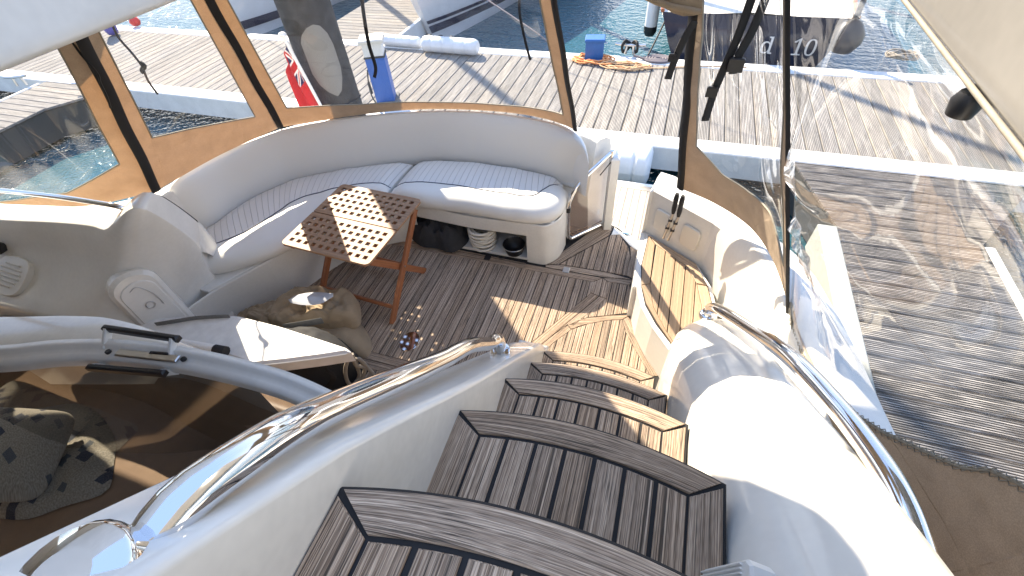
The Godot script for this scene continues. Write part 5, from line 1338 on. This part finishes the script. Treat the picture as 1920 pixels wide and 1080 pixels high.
	single("mooring_line", B.new().tube(spl([Vector3(-3.433, 0.124, -8), Vector3(-3.052, 0.019, -7.8), Vector3(-2.495, -0.087, -7.4), Vector3(-1.987, -0.222, -7.1), Vector3(-1.708, -0.44, -7.117)], 24), 0.011, 7), M.grey_rope, "grey line from the striped white bow down to the dock edge", "rope")
	# rolled white dock fenders on the far edge, and the big one on the near edge
	dock_fender(Vector3(-4.627, -0.36, -6.956), Vector3(-3.924, -0.36, -6.916), 0.085, 5, false, "slim white dock fender beside the power pedestal")
	dock_fender(Vector3(-3.824, -0.33, -6.822), Vector3(-2.878, -0.33, -6.785), 0.115, 5, true, "ribbed white dock fender with dark slots on the far edge")
	dock_fender(Vector3(-0.74, -0.60, -4.55), Vector3(-0.02, -0.60, -4.55), 0.22, 4, false, "big white ribbed dock fender on the near edge by the gate")
	dock_fender(Vector3(-2.3, -0.60, -4.55), Vector3(-1.2, -0.60, -4.55), 0.22, 5, false, "white dock fender below the wide window's right side")
	# cleats on the left finger
	for q in [[ Vector3(-8.395, -0.45, -4.519), "silver cleat on the far left finger, nearer the main pontoon"], [ Vector3(-9.871, -0.45, -4.482), "silver cleat at the outer edge of the far left finger"]]:
		var c2 := thing("mooring_cleat", q[1], "cleat", q[0], 0.4)
		c2.set_meta("group", "cleats of the far left finger")
		part(c2, "horns", B.new().tube(spl([Vector3(-0.17, 0.14, 0), Vector3(-0.08, 0.13, 0), Vector3(0.08, 0.13, 0), Vector3(0.17, 0.14, 0)], 12), 0.02, 10), M.steel_dull)
		for s in [-0.06, 0.06]: part(c2, "post", B.new().tube([Vector3(s * 1.3, 0, 0), Vector3(s, 0.13, 0)], 0.02, 10), M.steel_dull)
	# purple-blue fender and red float at the far left
	single("small_fender", B.new().lathe([[0.0, 0.0], [0.09, 0.03], [0.11, 0.10], [0.11, 0.34], [0.08, 0.43], [0.03, 0.46], [0.02, 0.52], [0.0, 0.52]], Vector3(-10.369, -0.45, -6.633), 20), mat(C(0.09, 0.08, 0.34), 0.35), "purple fender standing on the dock at upper left", "fender")
	single("red_float", B.new().lathe([[0.0, 0.0], [0.07, 0.02], [0.10, 0.08], [0.07, 0.15], [0.0, 0.17]], Vector3(-10.296, -0.44, -7.111), 18), M.red, "small red float on the far dock edge at upper left", "float")
	# ensign on its staff at the stern
	var sa := [-2.998045569189753, 0.4545334059468087, -3.25]; var sb := [-3.1025245834937585, 0.9962133909370852, -3.25]
	var A := Vector3(sa[0], sa[1], sa[2]); var Bp := Vector3(sb[0], sb[1], sb[2])
	var fl := thing("ensign", "red ensign on a white staff hanging at the stern", "flag")
	var d := (Bp - A)
	part(fl, "staff", B.new().tube([A - d * 0.9, Bp], 0.014, 10), M.plastic)
	part(fl, "truck", B.new().lathe([[0.0, -0.02], [0.03, -0.015], [0.035, 0.0], [0.025, 0.015], [0.0, 0.02]], Bp + d.normalized() * 0.02, 16), M.plastic)
	var fr := []
	for j in 29:
		var u := j / 28.0
		var sec := PackedVector3Array()
		for k in 17:
			var v := k / 16.0
			var p := Bp.lerp(A - d * 0.15, 0.06 + v * 0.98)
			p += Vector3(-0.21 * u * (0.45 + 0.75 * v), -0.36 * u * u * 0.5 - 0.05 * u, 0.045 * sin(u * 14.0 + v * 2.0) * u)
			sec.append(p)
		fr.append(sec)
	var fb := B.new().loft(fr)
	for j in 29:
		for k in 17: fb.t[j * 17 + k] = Vector2(j / 28.0, k / 16.0)
	part(fl, "cloth", fb, M.ensign)

func dock_fender(a: Vector3, b: Vector3, r: float, segs: int, slots: bool, label: String) -> void:
	var o := thing("dock_fender", label, "fender")
	o.set_meta("group", "white fenders along the pontoon edges")
	var rows := []
	var d := (b - a).normalized()
	var side := d.cross(Vector3.UP).normalized()
	var n := segs * 10
	for k in n + 1:
		var f := float(k) / n
		var g := fposmod(f * segs, 1.0)
		var groove := 1.0 - 0.09 * smoothstep(0.09, 0.0, minf(g, 1.0 - g))
		var e := minf(1.0, sqrt(minf(f, 1.0 - f) * 14.0) * 0.3 + 0.7)
		var ring := PackedVector3Array()
		for j in 20:
			var t := TAU * j / 20.0
			ring.append(a.lerp(b, f) + (side * cos(t) + Vector3.UP * sin(t)) * r * groove * e)
		rows.append(ring)
	part(o, "sleeve", B.new().loft(rows, true, true), M.fender_white)
	if slots:
		for k in 3:
			var c := a.lerp(b, (k + 0.55) / segs) - side * r * 0.62 + Vector3.UP * r * 0.66
			part(o, "slot", B.new().lathe([[0.0, -0.03], [0.035, -0.03], [0.035, 0.03], [0.0, 0.035]], c, 14), M.black)

# ---------------------------------------------------------------- boats beyond the pontoon
func hull(bow: Vector3, heading: Vector3, length: float, beam: float, free: float, rake: float) -> Array:
	# rows of half-sections from stem to stern; returns [rows port+starboard]
	var right := Vector3(-heading.z, 0, heading.x)
	var rows := []
	for j in 33:
		var f := j / 32.0
		var w := beam / 2.0 * pow(sin(minf(1.0, f * 1.35 + 0.015) * PI / 2.0), 0.8) * (1.0 - 0.25 * smoothstep(0.75, 1.0, f))
		var sheer := free * (1.0 + 0.22 * pow(1.0 - f, 2.0))
		var sec := PackedVector3Array()
		for k in 17:
			var q := absf(k - 8) / 8.0
			var sg := signf(k - 8)
			var hgt := lerpf(-0.45, sheer, pow(q, 1.15))
			var wk := w * pow(q, lerpf(0.45, 0.6, 1.0 - f))
			var back := f * length + (1.0 - f) * rake * (1.0 - clampf((hgt + 0.1) / sheer, 0, 1))
			sec.append(bow - heading * back + right * wk * sg + Vector3(0, hgt, 0))
		rows.append(sec)
	return rows

func boat(called: String, label: String, bow: Vector3, heading: Vector3, length: float, beam: float, free: float, rake: float, m: Material, stripes: Array, deck: Material) -> Node3D:
	var o := thing(called, label, "boat")
	heading = heading.normalized()
	var rows := hull(bow, heading, length, beam, free, rake)
	part(o, "hull", B.new().loft(rows, false, true), m)
	var right := Vector3(-heading.z, 0, heading.x)
	for s in stripes:      # [height 0..1 low, high, material]
		for sg in [-1, 1]:
			var sr := []
			for j in 33:
				var sec := PackedVector3Array()
				for q in [s[0], s[1]]:
					var kf: float = 8.0 + sg * 8.0 * q
					var i := mini(int(kf), 15)
					var p: Vector3 = rows[j][i].lerp(rows[j][i + 1], kf - i)
					sec.append(p + right * sg * 0.012 + heading * (0.014 if j < 3 else 0.0))
				sr.append(sec)
			part(o, "stripe", B.new().loft(sr), s[2])
	var dk := []
	var rail := [PackedVector3Array(), PackedVector3Array()]
	for j in 33:
		dk.append(PackedVector3Array([rows[j][0] + Vector3(0, -0.04, 0), ((rows[j][0] + rows[j][16]) / 2.0) + Vector3(0, 0.03, 0), rows[j][16] + Vector3(0, -0.04, 0)]))
		rail[0].append(rows[j][0] + Vector3(0, 0.015, 0)); rail[1].append(rows[j][16] + Vector3(0, 0.015, 0))
	part(o, "deck", B.new().loft(dk), deck)
	for r in rail: part(o, "toe_rail", B.new().tube(r, 0.028, 8), M.varnish if m == M.hull_navy else M.steel_dull)
	# coachroof and mast
	var cr := []
	for j in range(10, 24):
		var f := (j - 10) / 13.0
		var w := 0.33 * (1.0 - 0.2 * f)
		var a := rows[j][0] as Vector3; var b := rows[j][16] as Vector3
		var c := (a + b) / 2.0
		var hh := 0.38 * sin(clampf(f * 6.0, 0, PI / 2.0))
		cr.append(PackedVector3Array([c.lerp(a, w * 1.9), c.lerp(a, w * 1.7) + Vector3(0, hh, 0), c + Vector3(0, hh + 0.06, 0), c.lerp(b, w * 1.7) + Vector3(0, hh, 0), c.lerp(b, w * 1.9)]))
	part(o, "coachroof", B.new().loft(cr, false, true), M.hull_white)
	var mp := (rows[13][0] + rows[13][16]) / 2.0 as Vector3
	part(o, "mast", B.new().tube([mp, mp + Vector3(0, 11.5, 0)], 0.075, 12), M.hull_white)
	part(o, "boom", B.new().tube([mp + Vector3(0, 1.35, 0), mp - heading * length * 0.38 + Vector3(0, 1.4, 0)], 0.06, 10), M.hull_white)
	part(o, "forestay", B.new().tube([rows[0][8] + Vector3(0, free * 1.2 + 0.45, 0), mp + Vector3(0, 11.2, 0)], 0.008, 5), M.steel_dull)
	return o

func build_boats() -> void:
	var b2 := boat("sailing_boat", "white sailing boat with twin dark stripes, bow over the dock fenders", Vector3(-4.55, -0.95, -7.75), Vector3(-0.10, 0, 1), 11.0, 3.5, 1.25, 0.75, M.hull_white, [[0.40, 0.47, M.stripe], [0.49, 0.52, M.stripe]], M.hull_white)
	b2.set_meta("group", "sailing boats beyond the pontoon")
	var b1 := boat("sailing_boat", "white sailing boat with one dark waterline, behind the dark pile", Vector3(-8.75, -0.95, -7.55), Vector3(-0.06, 0, 1), 10.0, 3.2, 1.25, 0.7, M.hull_white, [[0.38, 0.46, M.stripe]], M.hull_white)
	b1.set_meta("group", "sailing boats beyond the pontoon")
	var b3 := boat("sailing_boat", "navy sailing boat moored stern-to with white name on its transom", Vector3(0.95, -0.95, -18.2), Vector3(0, 0, -1), 10.6, 3.3, 0.95, 1.2, M.hull_navy, [], M.plate)
	b3.set_meta("group", "sailing boats beyond the pontoon")
	var tm := TextMesh.new()
	var font := SystemFont.new()
	font.font_names = PackedStringArray(["Droid Serif"]); font.font_italic = true
	tm.font = font; tm.font_size = 48; tm.pixel_size = 0.0062; tm.depth = 0.006
	tm.text = "d   10"
	tm.material = M.plastic
	var lt := part(b3, "lettering", tm, M.plastic, "white italic lettering on the navy hull")
	lt.position = Vector3(1.492, -0.375, -7.58)
	# fenders hung from the navy boat
	var fd := thing("hull_fender", "white cylinder fender with a black end hung at the navy bow", "fender", Vector3(-0.466, -0.15, -8.4))
	part(fd, "body", B.new().lathe([[0.0, -0.42], [0.09, -0.40], [0.10, -0.30], [0.10, 0.42], [0.05, 0.52], [0.0, 0.54]], Vector3.ZERO, 20), M.fender_white)
	part(fd, "end", B.new().lathe([[0.0, -0.45], [0.07, -0.44], [0.103, -0.38], [0.103, -0.29]], Vector3.ZERO, 20), M.black)
	var f2 := thing("hull_fender", "black ball fender hung low on the navy hull", "fender", Vector3(2.115, -0.178, -7.45))
	part(f2, "body", B.new().lathe([[0.0, -0.2], [0.12, -0.17], [0.19, -0.05], [0.19, 0.05], [0.12, 0.17], [0.04, 0.22], [0.03, 0.5], [0.0, 0.5]], Vector3.ZERO, 22), M.black)
	# a heap of lines on the main pontoon at the right
	var nn := noise(0.8, 131, 2)
	var hp := PackedVector3Array()
	for k in 170:
		var a := TAU * k / 22.0
		hp.append(Vector3(2.873, -0.43, -7.527) + Vector3(cos(a) * (0.16 + 0.08 * nn.get_noise_1d(k * 0.15)), 0.02 + 0.10 * absf(nn.get_noise_1d(k * 0.1 + 40)), sin(a) * (0.12 + 0.08 * nn.get_noise_1d(k * 0.12 + 70))))
	single("rope_heap", B.new().tube(hp, 0.011, 6), M.pale_rope, "heap of pale lines on the far edge at upper right", "rope")
